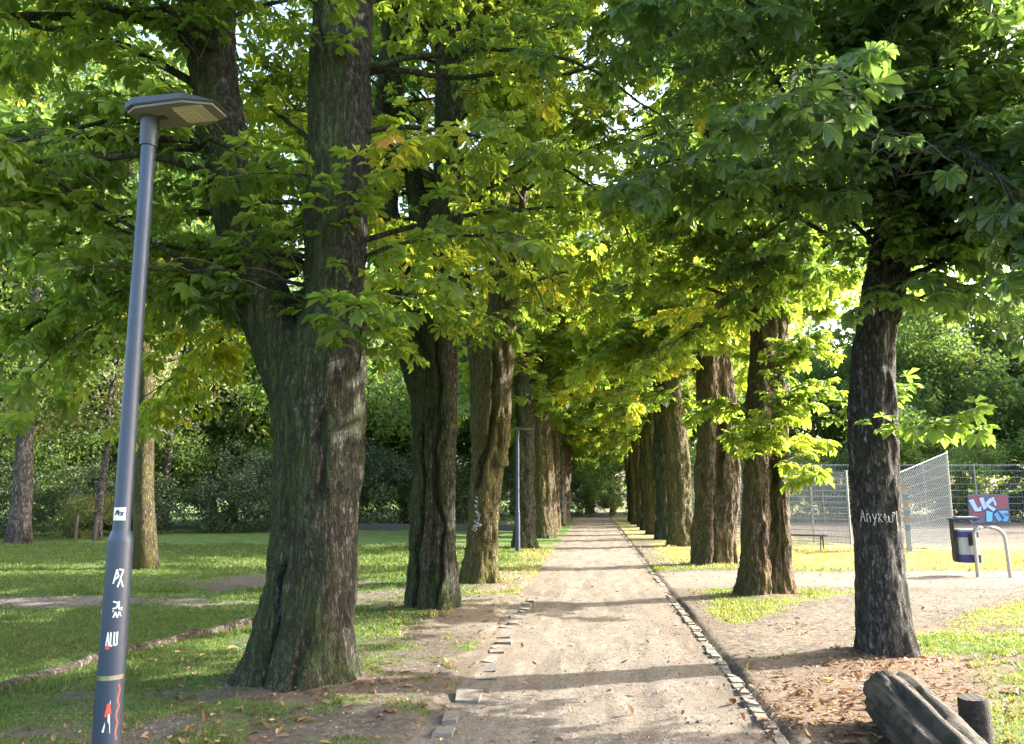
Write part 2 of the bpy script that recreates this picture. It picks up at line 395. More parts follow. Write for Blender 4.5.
# ------------------------------------------------------------------ kerbs and edging
rng = np.random.default_rng(5)
t = NT('edging stone')
o = t.tc(); g = t.n('ShaderNodeNewGeometry').outputs['Random Per Island']
fn = t.noise(o, 18, 5, .7); f2 = t.noise(o, 120, 3, .7)
c = t.mix(t.ramp(fn, [(.35, 0), (.75, .8)]), t.ramp(g, [(0, (.085, .072, .06)), (.5, (.125, .108, .09)), (1, (.17, .148, .125))]), (.21, .182, .15))
c = t.mix(t.ramp(f2, [(.3, .6), (.5, 0)]), c, (.07, .06, .05))
M['stone'] = t.out(t.bsdf(**{'Base Color': c, 'Roughness': .9, 'Normal': t.bump(t.math('ADD', fn, t.math('MULTIPLY', f2, .4)), .8, .02)}))
def stone_into(mb, cx, cy, lx, ly, h, z0, rz, rng, bev=.025, rough=.014):
    bmh = __import__('bmesh'); bm = bmh.new()
    bmh.ops.create_cube(bm, size=1, matrix=Matrix.Diagonal((lx, ly, h, 1)))
    bmh.ops.bevel(bm, geom=bm.edges[:], offset=bev, segments=2, affect='EDGES')
    bm.verts.index_update()
    V = np.array([v.co[:] for v in bm.verts]); F = [[v.index for v in f.verts] for f in bm.faces]; bm.free()
    V += fbm(V * 9 + rng.uniform(0, 99, 3), 4, 2)[:, None] * unit(V) * rough
    V[:, 2] += V[:, 0] * rng.normal(0, .06) + V[:, 1] * rng.normal(0, .04)
    c_, s__ = math.cos(rz), math.sin(rz)
    V = np.stack([V[:, 0] * c_ - V[:, 1] * s__ + cx, V[:, 0] * s__ + V[:, 1] * c_ + cy, V[:, 2] + z0], 1)
    mb.add(V, F)
mb = MB(); y = 3.5
while y < 64:
    L = rng.uniform(.15, .24) if y < 25 else rng.uniform(.3, .5)
    if rng.random() > .05:
        stone_into(mb, PATH_R + .07 + rng.normal(0, .008), y + L / 2, rng.uniform(.105, .135), L - .004, .12, -.049 + rng.normal(0, .005), rng.normal(0, .035), rng, .018, .010)
    y += L
tag(mb.build('kerb', M['stone'], smooth=True), kind='structure')
y = 4.3
while y < 12.8:
    L = rng.uniform(.22, .46)
    if rng.random() > .06:
        mb = MB(); ox = PATH_L + .02 + n2(np.array([0.]), np.array([y]), .5, 12)[0] * .10 + rng.normal(0, .018); W = rng.uniform(.17, .27)
        stone_into(mb, 0, 0, W, L - .012, .13, 0, 0, rng, .035, .035)
        e = mb.build('edging_stone', M['stone'], smooth=True, loc=(ox, y + L / 2, -.053 + rng.normal(0, .009)))
        e.rotation_euler = (rng.normal(0, .025), rng.normal(0, .03), rng.normal(0, .07))
        tag(e, 'worn flat stone in the broken edging on the left side of the path', 'edging stone', 'edging stones along the left side of the path')
    y += L
# old sunken edging through the left lawn
M['oldwood'] = bark_mat('weathered edging', (.12, .10, .08), (.27, .235, .19), (.08, .09, .03), .2, fine=.8)
ent = [(-4.95, 5.2), (-4.92, 6.9), (-4.85, 7.9), (-4.6, 8.9), (-4.42, 9.9), (-4.36, 11.2)]
P = np.array([(a, b, 0) for a, b in ent]); 
seg = []
for a, b in zip(P[:-1], P[1:]):
    for k in range(8): seg.append(a + (b - a) * k / 8)
seg = np.array(seg + [P[-1]]); seg[:, 0] += n2(seg[:, 1], seg[:, 1] * 0, 1.6, 4) * .05
seg[:, 2] = gz(seg[:, 0], seg[:, 1]) + .035 + n2(seg[:, 1], seg[:, 1] * 0 + 3, 1.2, 9) * .03
V, Qd = tube_np(seg, np.full(len(seg), .058), 12)
V[:, 2] -= .022; V = V + (fbm(V * np.array([7, 2.2, 7]), 3, 3) * .035)[:, None] * np.array([1, .2, 1])
me = mesh_np('edging', V, [Qd], [M['oldwood']], smooth=True)
tag(link('edging_beam', me), 'long low half-sunken brown edging running across the grass behind the lamp post', 'lawn edging')

# ------------------------------------------------------------------ scattered ground cover: grass blades, fallen leaves, pebbles
rng = np.random.default_rng(11)
def scatter(n, y0, y1, xl, xr, pw=1.0):
    u = rng.random(n)
    y = y0 * (y1 / y0) ** u if pw == 1 else (y0 ** (1 - pw) + u * (y1 ** (1 - pw) - y0 ** (1 - pw))) ** (1 / (1 - pw))
    x = (xl + rng.random(n) * (xr - xl)) * y
    return x, y
def tufts(n):
    x, y = scatter(n, 4.2, 26, -1.05, .75)
    g, s, d, dr = cover(x, y)
    nzv = n2(x, y, 6, 41, 2)
    k = (g + nzv * .35) > rng.uniform(.25, .95, n)
    x, y, g, dr = x[k], y[k], g[k], dr[k]
    m = len(x); nb = 4
    sc = np.repeat(np.clip(.021 + .0014 * y, .02, .055) * rng.uniform(.6, 1.35, m) * (.6 + .5 * g) * (1 + 1.1 * sstep(.35, .6, n2(x, y, 1.7, 63, 2))), nb)
    wd = np.repeat(.0022 + .0007 * y, nb)
    X = np.repeat(x, nb) + rng.normal(0, .018, m * nb) * (1 + np.repeat(y, nb) * .12); Y = np.repeat(y, nb) + rng.normal(0, .018, m * nb) * (1 + np.repeat(y, nb) * .12)
    Z = gz(X, Y) - .004
    a = rng.uniform(0, 2 * math.pi, m * nb); ln = rng.uniform(.15, .9, m * nb)
    b = rng.uniform(0, 2 * math.pi, m * nb)
    P = np.stack([X, Y, Z], 1)
    side = np.stack([np.cos(a), np.sin(a), np.zeros_like(a)], 1) * wd[:, None]
    tip = np.stack([np.cos(b) * ln, np.sin(b) * ln, np.ones_like(a)], 1) * sc[:, None]
    V = np.stack([P - side, P + side, P + tip], 1).reshape(-1, 3)
    F = np.arange(len(V)).reshape(-1, 3)
    tint = np.repeat(np.clip(.35 + .65 * dr + nzv[k] * .15, 0, 1), nb) + rng.normal(0, .13, m * nb)
    return V, F, np.clip(tint, 0, 1)
V, F, ti = tufts(150000)
tag(link('grass', mesh_np('grass', V, [F], [M['grass']], tint=ti)), kind='stuff')
# fallen leaves
def flakes(x, y, z, size, spread):
    n = len(x); a = rng.uniform(0, 6.28, n); tl = rng.normal(0, spread, (n, 2))
    Xv = unit(np.stack([np.cos(a), np.sin(a), tl[:, 0]], 1)); Yv = unit(np.stack([-np.sin(a), np.cos(a), tl[:, 1]], 1))
    T = np.array([(-1, 0, 0), (-.2, -.42, .22), (.6, -.38, .25), (1.1, 0, .1), (.6, .38, .25), (-.2, .42, .22), (.1, 0, 0)])
    P = np.stack([x, y, z], 1)
    V = P[:, None] + size[:, None, None] * (T[None, :, 0, None] * Xv[:, None] + T[None, :, 1, None] * Yv[:, None] + T[None, :, 2, None] * np.array([0, 0, 1.]))
    f = np.array([(0, 1, 2, 6), (6, 2, 3, 4), (0, 6, 4, 5)])
    F = (np.arange(n)[:, None, None] * 7 + f[None]).reshape(-1, 4)
    return V.reshape(-1, 3), F
x, y = scatter(60000, 4.3, 22, -1.0, .75)
g, s, d, dr = cover(x, y)
k = (d * .6 + .035 + .07 * (n2(x, y, .8, 51) > .3)) > rng.random(len(x)) * 1.1
k &= ~((x > PATH_L) & (x < PATH_R) & (rng.random(len(x)) > .45))
x, y = x[k], y[k]
z = np.where((x > PATH_L - .1) & (x < PATH_R + .1), .012, gz(x, y)) + rng.uniform(.003, .02, len(x))
V, F = flakes(x, y, z, rng.gamma(5, .0045, len(x)) + .006, .35)
tag(link('fallen_leaves', mesh_np('fallen_leaves', V, [F], [M['litter']], tint=np.repeat(np.clip(rng.normal(.42, .25, len(x)), 0, 1), 3))), kind='stuff')
# pebbles on path and bare earth
x, y = scatter(22000, 4.2, 16, -.6, .5)
g, s, d, dr = cover(x, y); k = g < .3
x, y = x[k], y[k]; n = len(x)
z = np.where((x > PATH_L) & (x < PATH_R), .0, gz(x, y))
T = np.array([(1, 0, 0), (-.5, .85, 0), (-.5, -.85, 0), (.1, .1, .6), (.1, .1, -.5)])
f = np.array([(0, 1, 3), (1, 2, 3), (2, 0, 3)])
a = rng.uniform(0, 6.28, n); sz = rng.gamma(2.5, .0022, n) + .002
V = np.stack([x[:, None] + sz[:, None] * (T[None, :, 0] * np.cos(a)[:, None] - T[None, :, 1] * np.sin(a)[:, None]),
              y[:, None] + sz[:, None] * (T[None, :, 0] * np.sin(a)[:, None] + T[None, :, 1] * np.cos(a)[:, None]), z[:, None] + sz[:, None] * T[None, :, 2]], -1)
M['pebble'] = leaf_mat('pebble', [(0, (.07, .06, .05)), (.5, (.14, .12, .1)), (1, (.27, .25, .22))], (1, 1, 1), 0.0, .8, .2)
tag(link('gravel', mesh_np('gravel', V.reshape(-1, 3), [(np.arange(n)[:, None, None] * 5 + f[None]).reshape(-1, 3)], [M['pebble']], tint=np.repeat(rng.random(n), 3))), kind='stuff')

# ------------------------------------------------------------------ trees
def remesh(me, voxel):
    o = bpy.data.objects.new('tmp', me); COL.objects.link(o)
    md = o.modifiers.new('r', 'REMESH'); md.mode = 'VOXEL'; md.voxel_size = voxel
    sm = o.modifiers.new('s', 'SMOOTH'); sm.iterations = 3; sm.factor = .5
    dg = bpy.context.evaluated_depsgraph_get(); dg.update()
    r = bpy.data.meshes.new_from_object(o.evaluated_get(dg))
    bpy.data.objects.remove(o); return r

def stem_rings(pts, rng, n=36, flare=0.0, lobes=.06, buttress=None):
    """pts: rows (x,y,z,r) -> tube with fluted section, closed"""
    P = np.array(pts, float)
    # resample with smoothing
    L = np.concatenate([[0], np.cumsum(np.linalg.norm(np.diff(P[:, :3], axis=0), axis=1))])
    m = max(6, int(L[-1] / .09)); u = np.linspace(0, L[-1], m)
    Q = np.stack([np.interp(u, L, P[:, k]) for k in range(4)], 1)
    ker = np.array([1, 2, 3, 2, 1]) / 9.
    for _ in range(2):
        pad = np.concatenate([Q[:1], Q[:1], Q, Q[-1:], Q[-1:]]); Q = np.stack([np.convolve(pad[:, k], ker, 'valid') for k in range(4)], 1)
    T = unit(np.gradient(Q[:, :3], axis=0))
    A = unit(np.cross(np.array([0, 1., 0])[None], T)); B = np.cross(T, A)
    th = np.linspace(0, 2 * math.pi, n, endpoint=False)
    ph = rng.uniform(0, 6.28, 6)
    z = Q[:, 2:3]
    f = 1 + lobes * (np.cos(3 * th + ph[0] + z * .25) + .7 * np.cos(5 * th + ph[1] - z * .3) + .5 * np.cos(8 * th + ph[2]))
    if flare:
        bt = 0
        for k in range(6):
            a = ph[3] + k * 1.05 + rng.normal(0, .2); bt = bt + rng.uniform(.4, 1.1) * np.exp(-(((th - a + math.pi) % (2 * math.pi) - math.pi) / .33) ** 2)
        if buttress: 
            for a, amp in buttress: bt = bt + amp * np.exp(-(((th - a + math.pi) % (2 * math.pi) - math.pi) / .4) ** 2)
        f = f + flare * np.exp(-np.clip(z, 0, 9) / .26) * (.25 + bt[None, :])
    rr = Q[:, 3:4] * f
    V = Q[:, None, :3] + rr[..., None] * (np.cos(th)[None, :, None] * A[:, None] + np.sin(th)[None, :, None] * B[:, None])
    i = np.arange(m - 1)[:, None] * n; j = np.arange(n)[None, :]; k = (j + 1) % n
    Qd = np.stack([i + j, i + k, i + n + k, i + n + j], -1).reshape(-1, 4)
    V = V.reshape(-1, 3); F = [tuple(q) for q in Qd] + [tuple(reversed(range(n))), tuple(range((m - 1) * n, m * n))]
    return V, F

def trunk_mesh(stems, seed, voxel=.03, flare=.35, lobes=.05, bark=.016, buttress=None, burls=(), seams=()):
    rng = np.random.default_rng(seed); mb = MB()
    for k, s in enumerate(stems):
        low = s[0][2] < .3
        V, F = stem_rings(s, rng, flare=flare if low else 0, lobes=lobes, buttress=buttress if k == 0 else None); mb.add(V, F)
    for (x, y, z, r) in burls:
        th = np.linspace(0, math.pi, 9); prof = [(x, y, z - math.cos(a) * r * 1.3, max(.01, math.sin(a) * r)) for a in th]
        V, F = stem_rings(prof, rng, n=16, lobes=.1); mb.add(V, F)
    me = bpy.data.meshes.new('t'); me.from_pydata(np.concatenate(mb.v).tolist(), [], mb.f); me.update()
    r = remesh(me, voxel); bpy.data.meshes.remove(me)
    n = len(r.vertices); co = np.empty(n * 3); r.vertices.foreach_get('co', co); co = co.reshape(-1, 3)
    nr = np.array([v.normal[:] for v in r.vertices])
    p = co * np.array([1, 1, .22])
    rid = 1 - np.abs(fbm(p * 9 + seed, seed, 3)); d = (rid - .6) * bark * 1.6 + fbm(co * np.array([1, 1, .45]) * 3, seed + 5, 3) * bark * 1.6
    for line, w, dep in seams:     # folds in the bark on the side facing the path: rows (x, z)
        L = np.array(line); o_ = np.argsort(L[:, 1]); xs = np.interp(co[:, 2], L[o_, 1], L[o_, 0])
        fade = sstep(L[:, 1].min() - .15, L[:, 1].min() + .1, co[:, 2]) * (1 - sstep(L[:, 1].max() - .2, L[:, 1].max() + .1, co[:, 2]))
        d -= dep * np.exp(-((co[:, 0] - xs + .02 * np.sin(co[:, 2] * 9)) / w) ** 2) * fade * np.clip(-nr[:, 1] * 1.6, 0, 1)
    d += fbm(co * np.array([1, 1, .35]) * 16, seed + 9, 3) * bark * .75
    co = co + nr * d[:, None]
    r.vertices.foreach_set('co', co.ravel()); r.update()
    for q in r.polygons: q.use_smooth = True
    return r

# compound chestnut leaf templates -------------------------------------------------
def leaf_template(rng, nl=7, rich=True):
    V = []; F = []
    angs = np.linspace(-2.0, 2.0, nl) if nl > 5 else np.linspace(-1.75, 1.75, nl)
    for a in angs:
        L = (1 - .42 * (abs(a) / 2.0) ** 1.3) * rng.uniform(.9, 1.08); a = a + rng.normal(0, .06)
        w = L * .235 * rng.uniform(.88, 1.1); dr = rng.uniform(.18, .5); fo = w * rng.uniform(.3, .8)
        if rich:
            pr = [(0, 0, 0), (.40, -w * .55, fo * .5), (.76, -w, fo), (1, 0, 0), (.76, w, fo), (.40, w * .55, fo * .5)]
        else:
            pr = [(0, 0, 0), (.7, -w * 1.05, 0), (1, 0, 0), (.7, w * 1.05, 0)]
        b = len(V)
        for u, v, h in pr:
            l = u * L; z = -dr * u * u * L + h
            x = l * math.cos(a) - v * math.sin(a); y = l * math.sin(a) + v * math.cos(a)
            V.append((x, y, z))
        F += [(b, b + 1, b + 2, b + 3), (b, b + 3, b + 4, b + 5)] if rich else [(b, b + 1, b + 2, b + 3)]
    return np.array(V), np.array(F)

def place_templates(temps, pos, xdir, up, size, which):
    """instances of templates baked into arrays"""
    Xv = unit(xdir); Yv = unit(np.cross(up, Xv)); Zv = np.cross(Xv, Yv)
    Vs = []; Fs = []; idx = []; off = 0
    for k, (V, F) in enumerate(temps):
        m = np.nonzero(which == k)[0]
        if not len(m): continue
        W = pos[m][:, None] + size[m][:, None, None] * (V[None, :, 0, None] * Xv[m][:, None] + V[None, :, 1, None] * Yv[m][:, None] + V[None, :, 2, None] * Zv[m][:, None])
        Vs.append(W.reshape(-1, 3)); Fs.append((np.arange(len(m))[:, None, None] * len(V) + F[None]).reshape(-1, F.shape[1]) + off)
        idx.append(np.repeat(m, len(F))); off += len(m) * len(V)
    return np.concatenate(Vs), np.concatenate(Fs), np.concatenate(idx)

def sph(az, el): return np.array([math.cos(az) * math.cos(el), math.sin(az) * math.cos(el), math.sin(el)])

def chestnut_crown(seed, stems, zmin=2.6, ztop=13, Rc=4.0, nb=80, leaf=.17, rich=True, sprouts=(), density=1.0, azbias=None, mat='leaf', gap=.25, low=None, lowdroop=1.0, clear=None):
    rng = np.random.default_rng(seed)
    temps = [leaf_template(rng, 7 if k % 3 else 5, rich) for k in range(6)]
    LP = []; LX = []; LU = []; LS = []; LT = []; TV = []; TF = []; off = 0; BV = []; BF = []; boff = 0
    S = [np.array(s, float) for s in stems]
    zt = max(s[-1, 2] for s in S)
    LF = []; cur = [0]
    def branch(p0, az, el, L, r0, droop, subs=True, lean=0.0, tshift=0.0):
        nonlocal off, boff
        cur[0] = 1 if L < 1.7 else 0
        st = .28; m = max(3, int(L / st)); pts = [p0]; a = az; e = el
        for i in range(m):
            u = i / m
            a += rng.normal(0, .17); e -= droop * st * (.25 + u) + rng.normal(0, .11)
            e = max(e, -1.15)
            pts.append(pts[-1] + sph(a, e) * st)
        pts = np.array(pts); rad = np.linspace(r0, .006, len(pts))
        V, Qd = tube_np(pts, rad, 6); BV.append(V); BF.append(Qd + boff); boff += len(V)
        k = 1
        sgn = 1 if rng.random() < .5 else -1
        btint = np.clip(rng.normal(.45, .17) + tshift, 0, 1)
        for i in range(1, len(pts)):
            u = i / m
            if u < .12: continue
            for _ in range(2 if u > .3 else 1):
                if rng.random() > .85 * density: continue
                sgn = -sgn
                d = unit(pts[i] - pts[i - 1]); ha = math.atan2(d[1], d[0]) + sgn * rng.uniform(.5, 1.25); he = math.asin(np.clip(d[2], -1, 1)) + rng.normal(.1, .25)
                twig(pts[i], ha, he, rng.uniform(.4, 1.05) * (1.15 - .4 * u) * min(1, .3 + L * .45), btint)
        twig(pts[-1], a, e, .45, btint)
    def twig(p, a, e, L, bt):
        nonlocal off
        st = .14; m = max(2, int(L / st)); pts = [p]
        for i in range(m):
            a += rng.normal(0, .15); e -= .13 + rng.normal(0, .06); e = max(e, -1.2); pts.append(pts[-1] + sph(a, e) * st)
        pts = np.array(pts)
        if rich or rng.random() < .4:
            V, Qd = tube_np(pts, np.linspace(.007, .003, len(pts)), 3); TV.append(V); TF.append(Qd + off); off += len(V)
        for i in range(1, len(pts)):
            end = i == len(pts) - 1
            q = 4 if end else (2 if rng.random() < .8 else 1)
            a0 = rng.uniform(0, 6.28)
            for j in range(q):
                d = sph(a, e)
                sd = unit(np.cross(d, np.array([0, 0, 1.0])))
                ang = (a0 + j * 6.28 / q) if end else (1.57 if j == 0 else -1.57)
                out = unit(d * (.75 if not end else .6) + sd * math.sin(ang) * .9 + np.array([0, 0, 1]) * math.cos(ang) * .35 + rng.normal(0, .2, 3))
                pet = rng.uniform(.05, .15)
                LP.append(pts[i] + out * pet + np.array([0, 0, -.02])); out2 = out + np.array([0, 0, -rng.uniform(.05, .5)])
                LX.append(out2); LU.append(np.array([0, 0, 1.0]) + rng.normal(0, .28, 3) + .25 * out); LS.append(leaf * rng.uniform(.5, 1.25)); LF.append(cur[0]); LT.append(np.clip(bt + rng.normal(0, .11), 0, 1 if rng.random() < .05 else .9))
    # main branches
    for b in range(nb):
        s = S[rng.integers(len(S))]
        zz = zmin + (min(ztop, zt) - zmin) * (rng.random() ** .9)
        if zz < s[0, 2] + .1: continue
        zz = min(zz, s[-1, 2])
        p = np.array([np.interp(zz, s[:, 2], s[:, k]) for k in range(3)])
        rs = np.interp(zz, s[:, 2], s[:, 3])
        u = (zz - zmin) / (ztop - zmin)
        shape = math.sqrt(max(.05, 1 - (max(0, u - .25) / .78) ** 2)) * (.75 + .25 * min(1, u / .15))
        az = rng.uniform(0, 6.28)
        if azbias is not None and rng.random() < azbias[1]: az = azbias[0] + rng.normal(0, .6)
        if clear is not None and zz < clear[1] and abs((az - clear[0] + math.pi) % (2 * math.pi) - math.pi) < clear[2]: continue
        L = Rc * shape * rng.uniform(.65, 1.1)
        el = .25 + .75 * u + rng.normal(0, .18)
        branch(p + sph(az, 0) * rs * .5, az, el, max(.8, L), min(.034, .008 + .0065 * L), (.30 - .12 * u) * lowdroop)
    # leader shoots at the tops
    for s in S:
        for _ in range(4): branch(s[-1, :3], rng.uniform(0, 6.28), rng.uniform(.7, 1.3), Rc * .6, .04, .12)
    # chosen low boughs: (x,y,z,azimuth_deg,elev,length,droop,tint)
    for (x, y, z, a, el, L, dr, tn) in (low or ()):
        branch(np.array([x, y, z]), R(a), el, L, .014 + .008 * L, dr, tshift=tn)
    # epicormic sprouts on the trunk
    for (x, y, z, n, L) in sprouts:
        for _ in range(n):
            az = rng.uniform(0, 6.28); branch(np.array([x, y, z + rng.normal(0, .15)]), az, rng.uniform(.1, .7), L * rng.uniform(.6, 1.2), .008, .45)
    LP = np.array(LP); LX = np.array(LX); LU = np.array(LU); LS = np.array(LS); LT = np.array(LT)
    if gap > 0:   # clumps and holes
        keep = (vnoise(LP * .75 + seed, seed) + .35 * vnoise(LP * 2.2, seed + 3)) > (-1 + 2 * gap) * .55
        keep |= np.array(LF) > 0
        LP, LX, LU, LS, LT = LP[keep], LX[keep], LU[keep], LS[keep], LT[keep]
    V, F, idx = place_templates(temps, LP, LX, LU, LS, rng.integers(0, len(temps), len(LP)))
    tint = LT[idx]
    nv = len(V); V = np.concatenate([V] + TV); Ft = np.concatenate(TF) + nv
    F = np.concatenate([F, Ft]); mid = np.concatenate([np.zeros(len(F) - len(Ft)), np.ones(len(Ft))]); tint = np.concatenate([tint, np.zeros(len(Ft))])
    me = mesh_np('crown', V, [F], [M[mat], M['twig']], midx=mid, tint=tint)
    return me, np.concatenate(BV), np.concatenate(BF), len(LP)

def join_branches(trunk, BV, BF, mat):
    n = len(trunk.vertices); co = np.empty(n * 3); trunk.vertices.foreach_get('co', co)
    np_ = len(trunk.polygons); tot = np.empty(np_, np.int32); trunk.polygons.foreach_get('loop_total', tot)
    li = np.empty(len(trunk.loops), np.int32); trunk.loops.foreach_get('vertex_index', li)
    st = np.concatenate([[0], np.cumsum(tot)[:-1]])
    F = []
    for k in (3, 4):
        m = np.nonzero(tot == k)[0]
        if len(m): F.append(li[st[m][:, None] + np.arange(k)[None]])
    bpy.data.meshes.remove(trunk)
    return mesh_np('trunk', np.concatenate([co.reshape(-1, 3), BV]), F + [BF + n], [M[mat]], smooth=True)

LEAVES = 0
def chestnut(base, stems, label, seed, mat='bark', voxel=.03, group='chestnut trees lining the path', trunk_kw=None, **crown):
    """stems in world coordinates relative to base"""
    global LEAVES
    loc = Vector((base[0], base[1], 0))
    tm = trunk_mesh(stems, seed, voxel, **(trunk_kw or {}))
    cm, BV, BF, nl = chestnut_crown(seed + 100, stems, **crown); LEAVES += nl
    tm = join_branches(tm, BV, BF, mat)
    root = empty('chestnut_tree', loc)
    tag(root, label, 'tree', group)
    link('trunk', tm, root); link('crown', cm, root)
    return root

def trace(Y, rows, base, dy=0.0, ext=None, rscale=1.0, sway=0.0):
    """outline rows (py, left px, right px) of the photo at distance Y -> local stem points; ext = extra local points above"""
    out = []
    for k, (py, a, b) in enumerate(rows):
        xa, z = at(a, py, Y); xb, _ = at(b, py, Y)
        out.append((( xa + xb) / 2 - base[0], Y - base[1] + dy + sway * max(0, z), z, (xb - xa) / 2 * rscale))
    if out[0][2] < .4: x, y, z, r = out[0]; out.insert(0, (x, y, -.25, r))
    for (dx, dyy, dz, r) in (ext or ()):
        x, y, z, _ = out[-1]; out.append((x + dx, y + dyy, z + dz, r))
    return out
def seam(Y, pts, base):
    return [(at(px, py, Y)[0] - base[0], at(px, py, Y)[1]) for px, py in pts]
def front(stem, z0, z1, n, seed, L=(.8, 1.5), skip=0.0):
    rg = np.random.default_rng(seed); S = np.array(stem); out = []
    for z in np.linspace(z0, z1, n):
        if rg.random() < skip: continue
        out.append((np.interp(z, S[:, 2], S[:, 0]), np.interp(z, S[:, 2], S[:, 1]) - .1, z, rg.uniform(225, 315), rg.uniform(.2, .7), rg.uniform(*L), .32, rg.normal(0, .05)))
    return out
UP = [(.05, .1, 2, .17), (-.1, -.1, 2.5, .12), (.1, .1, 2.2, .07)]

# --- left row
b = (-2.45, 6.85)
L1 = trace(6.85, [(700, 252, 352), (650, 256, 352), (600, 266, 356), (550, 271, 359), (500, 274, 361), (450, 277, 363), (400, 276, 363), (370, 284, 364), (340, 296, 365), (300, 303, 365), (250, 303, 366), (200, 305, 367), (100, 308, 369), (0, 314, 370)], b, rscale=.95, ext=[(.1, .1, 2, .2), (.1, .2, 2.5, .14), (0, 0, 2, .08)])
L1b = trace(6.85, [(470, 278, 340), (420, 270, 330), (380, 262, 325), (350, 250, 312), (300, 232, 295), (250, 219, 272), (200, 207, 252), (150, 200, 247), (100, 191, 243), (50, 185, 237), (0, 174, 230)], b, dy=.03, rscale=.84, ext=[(-.4, -.1, 2, .2), (-.3, 0, 2.5, .13), (-.2, 0, 1.5, .08)])
chestnut(b, [L1, L1b], 'big chestnut, thick trunk forking into two dark limbs, beside the near lamp post', 1, 'bark', .022,
         trunk_kw=dict(flare=.30, lobes=.035, bark=.016, buttress=[(3.3, 1.6), (0.1, .5), (4.6, .8)], seams=[(seam(6.85, [(283, 700), (286, 640), (300, 560)], b), .022, .09), (seam(6.85, [(338, 500), (334, 440), (345, 400)], b), .03, .05), (seam(6.85, [(318, 690), (322, 620)], b), .03, .05)]), zmin=3.5, ztop=12.5, Rc=4.3, nb=116, gap=.2, leaf=.155, clear=(R(288), 8.0, 1.3),
         sprouts=[(.05, -.42, 3.2, 3, .6), (.2, -.38, 4.2, 2, .6), (-.5, -.3, 3.9, 3, .6), (.35, -.2, 2.9, 2, .4)],
         low=[(-1.1, .1, 5.0, 185, .1, 3.6, .28, .05), (-1.0, -.1, 4.6, 215, .15, 3.4, .3, -.02), (-.9, .3, 4.4, 165, .05, 3.6, .3, .08), (-1.2, .1, 5.6, 200, .3, 4.2, .26, 0), (-.8, .4, 3.9, 150, .05, 3.0, .33, .2), (-.6, .6, 3.9, 138, .0, 3.2, .5, .3), (-.7, .6, 4.3, 155, .1, 3.4, .4, .3), (-.9, .2, 3.6, 175, .1, 3.4, .33, .1), (-1.2, -.2, 6.0, 225, .2, 4.2, .26, .05), (-1.2, .1, 6.4, 190, .2, 4.4, .24, .05), (-1.2, -.2, 6.9, 218, .25, 4.6, .22, .05), (-1.3, -.1, 7.4, 205, .2, 4.8, .2, .0), (-1.3, .1, 7.6, 185, .2, 4.6, .2, .05), (-1.2, -.2, 6.5, 232, .2, 3.6, .25, .05), (-1.3, .3, 7, 160, .2, 4.6, .2, .1), (-1.3, -.1, 5.9, 210, .3, 4.8, .2, .05), (-1.3, 0, 6.2, 198, .3, 5, .2, .1), (-1.3, 0, 6.8, 192, .35, 5, .18, .05), (-1.3, -.1, 7.2, 224, .3, 4.8, .18, .0), (-1.3, -.1, 8.0, 212, .3, 5, .18, .05), (-1.3, .1, 8.2, 196, .3, 5, .18, .1), (-1.2, -.2, 6.0, 240, .3, 3.2, .25, .05)] + front(L1b, 4.9, 6.8, 6, 44, L=(.4, .8)) + front(L1, 5.6, 6.8, 2, 45, L=(.4, .7)))
b = (-2.3, 11.25)
L2 = trace(11.25, [(612, 406, 445), (550, 411, 444), (500, 412, 445), (450, 413, 445), (400, 412, 442), (360, 400, 436), (330, 391, 425), (300, 384, 415), (260, 377, 408), (200, 372, 398), (100, 375, 392)], b, ext=[(.2, .2, 2.5, .1), (0, 0, 2, .06)])
L2b = trace(11.25, [(614, 424, 458), (550, 430, 457), (500, 432, 457), (450, 430, 457), (400, 426, 457), (350, 422, 457), (300, 421, 457), (250, 425, 458), (200, 434, 460), (100, 436, 461), (0, 438, 460)], b, dy=-.03, ext=[(.1, .1, 2.5, .12), (0, 0, 2, .06)])
L2c = trace(11.25, [(270, 425, 447), (240, 414, 440), (200, 407, 428), (150, 400, 415), (110, 392, 404), (60, 385, 396)], b, ext=[(-.2, .1, 1.5, .05)])
chestnut(b, [L2, L2b, L2c], 'chestnut with deep vertical folds in its brown trunk, second from the near lamp post', 2, 'bark', .026,
         trunk_kw=dict(flare=.25, lobes=.02, bark=.02, seams=[(seam(11.25, [(418, 615), (421, 560), (427, 500), (425, 420)], b), .022, .08), (seam(11.25, [(441, 600), (447, 530), (437, 480), (444, 400), (440, 340)], b), .022, .08), (seam(11.25, [(433, 610), (431, 570)], b), .025, .05)]), lowdroop=.75, zmin=4.8, ztop=12.5, Rc=4.1, nb=96, gap=.26, leaf=.155, clear=(R(300), 8.0, 1.35),
         sprouts=[(.2, -.3, 4.4, 2, .6), (-.4, -.2, 4.6, 2, .6), (.25, -.3, 5.4, 3, .8)],
         low=[(-.4, 0, 4.2, 190, .1, 3.4, .35, .2), (-.4, 0, 4.6, 205, .1, 4.0, .38, .25), (-.5, .1, 5.2, 220, .2, 3.8, .3, .1), (.2, -.1, 5.8, 330, .35, 2.2, .2, .15), (.2, 0, 6.2, 20, .35, 2.6, .2, .15)])
b = (-2.15, 14.95)
L3 = trace(14.95, [(583, 464, 498), (550, 467, 496), (500, 470, 500), (450, 472, 504), (400, 473, 508), (370, 475, 508), (340, 482, 508), (300, 489, 508), (200, 491, 510), (100, 492, 508)], b, ext=[(.1, .1, 2.2, .1), (0, 0, 2, .06)])
L3b = trace(14.95, [(470, 490, 508), (420, 496, 511), (370, 500, 513), (320, 503, 515), (250, 512, 522)], b, dy=-.05, ext=[(.3, -.2, 2, .08), (.2, -.2, 2, .05)])
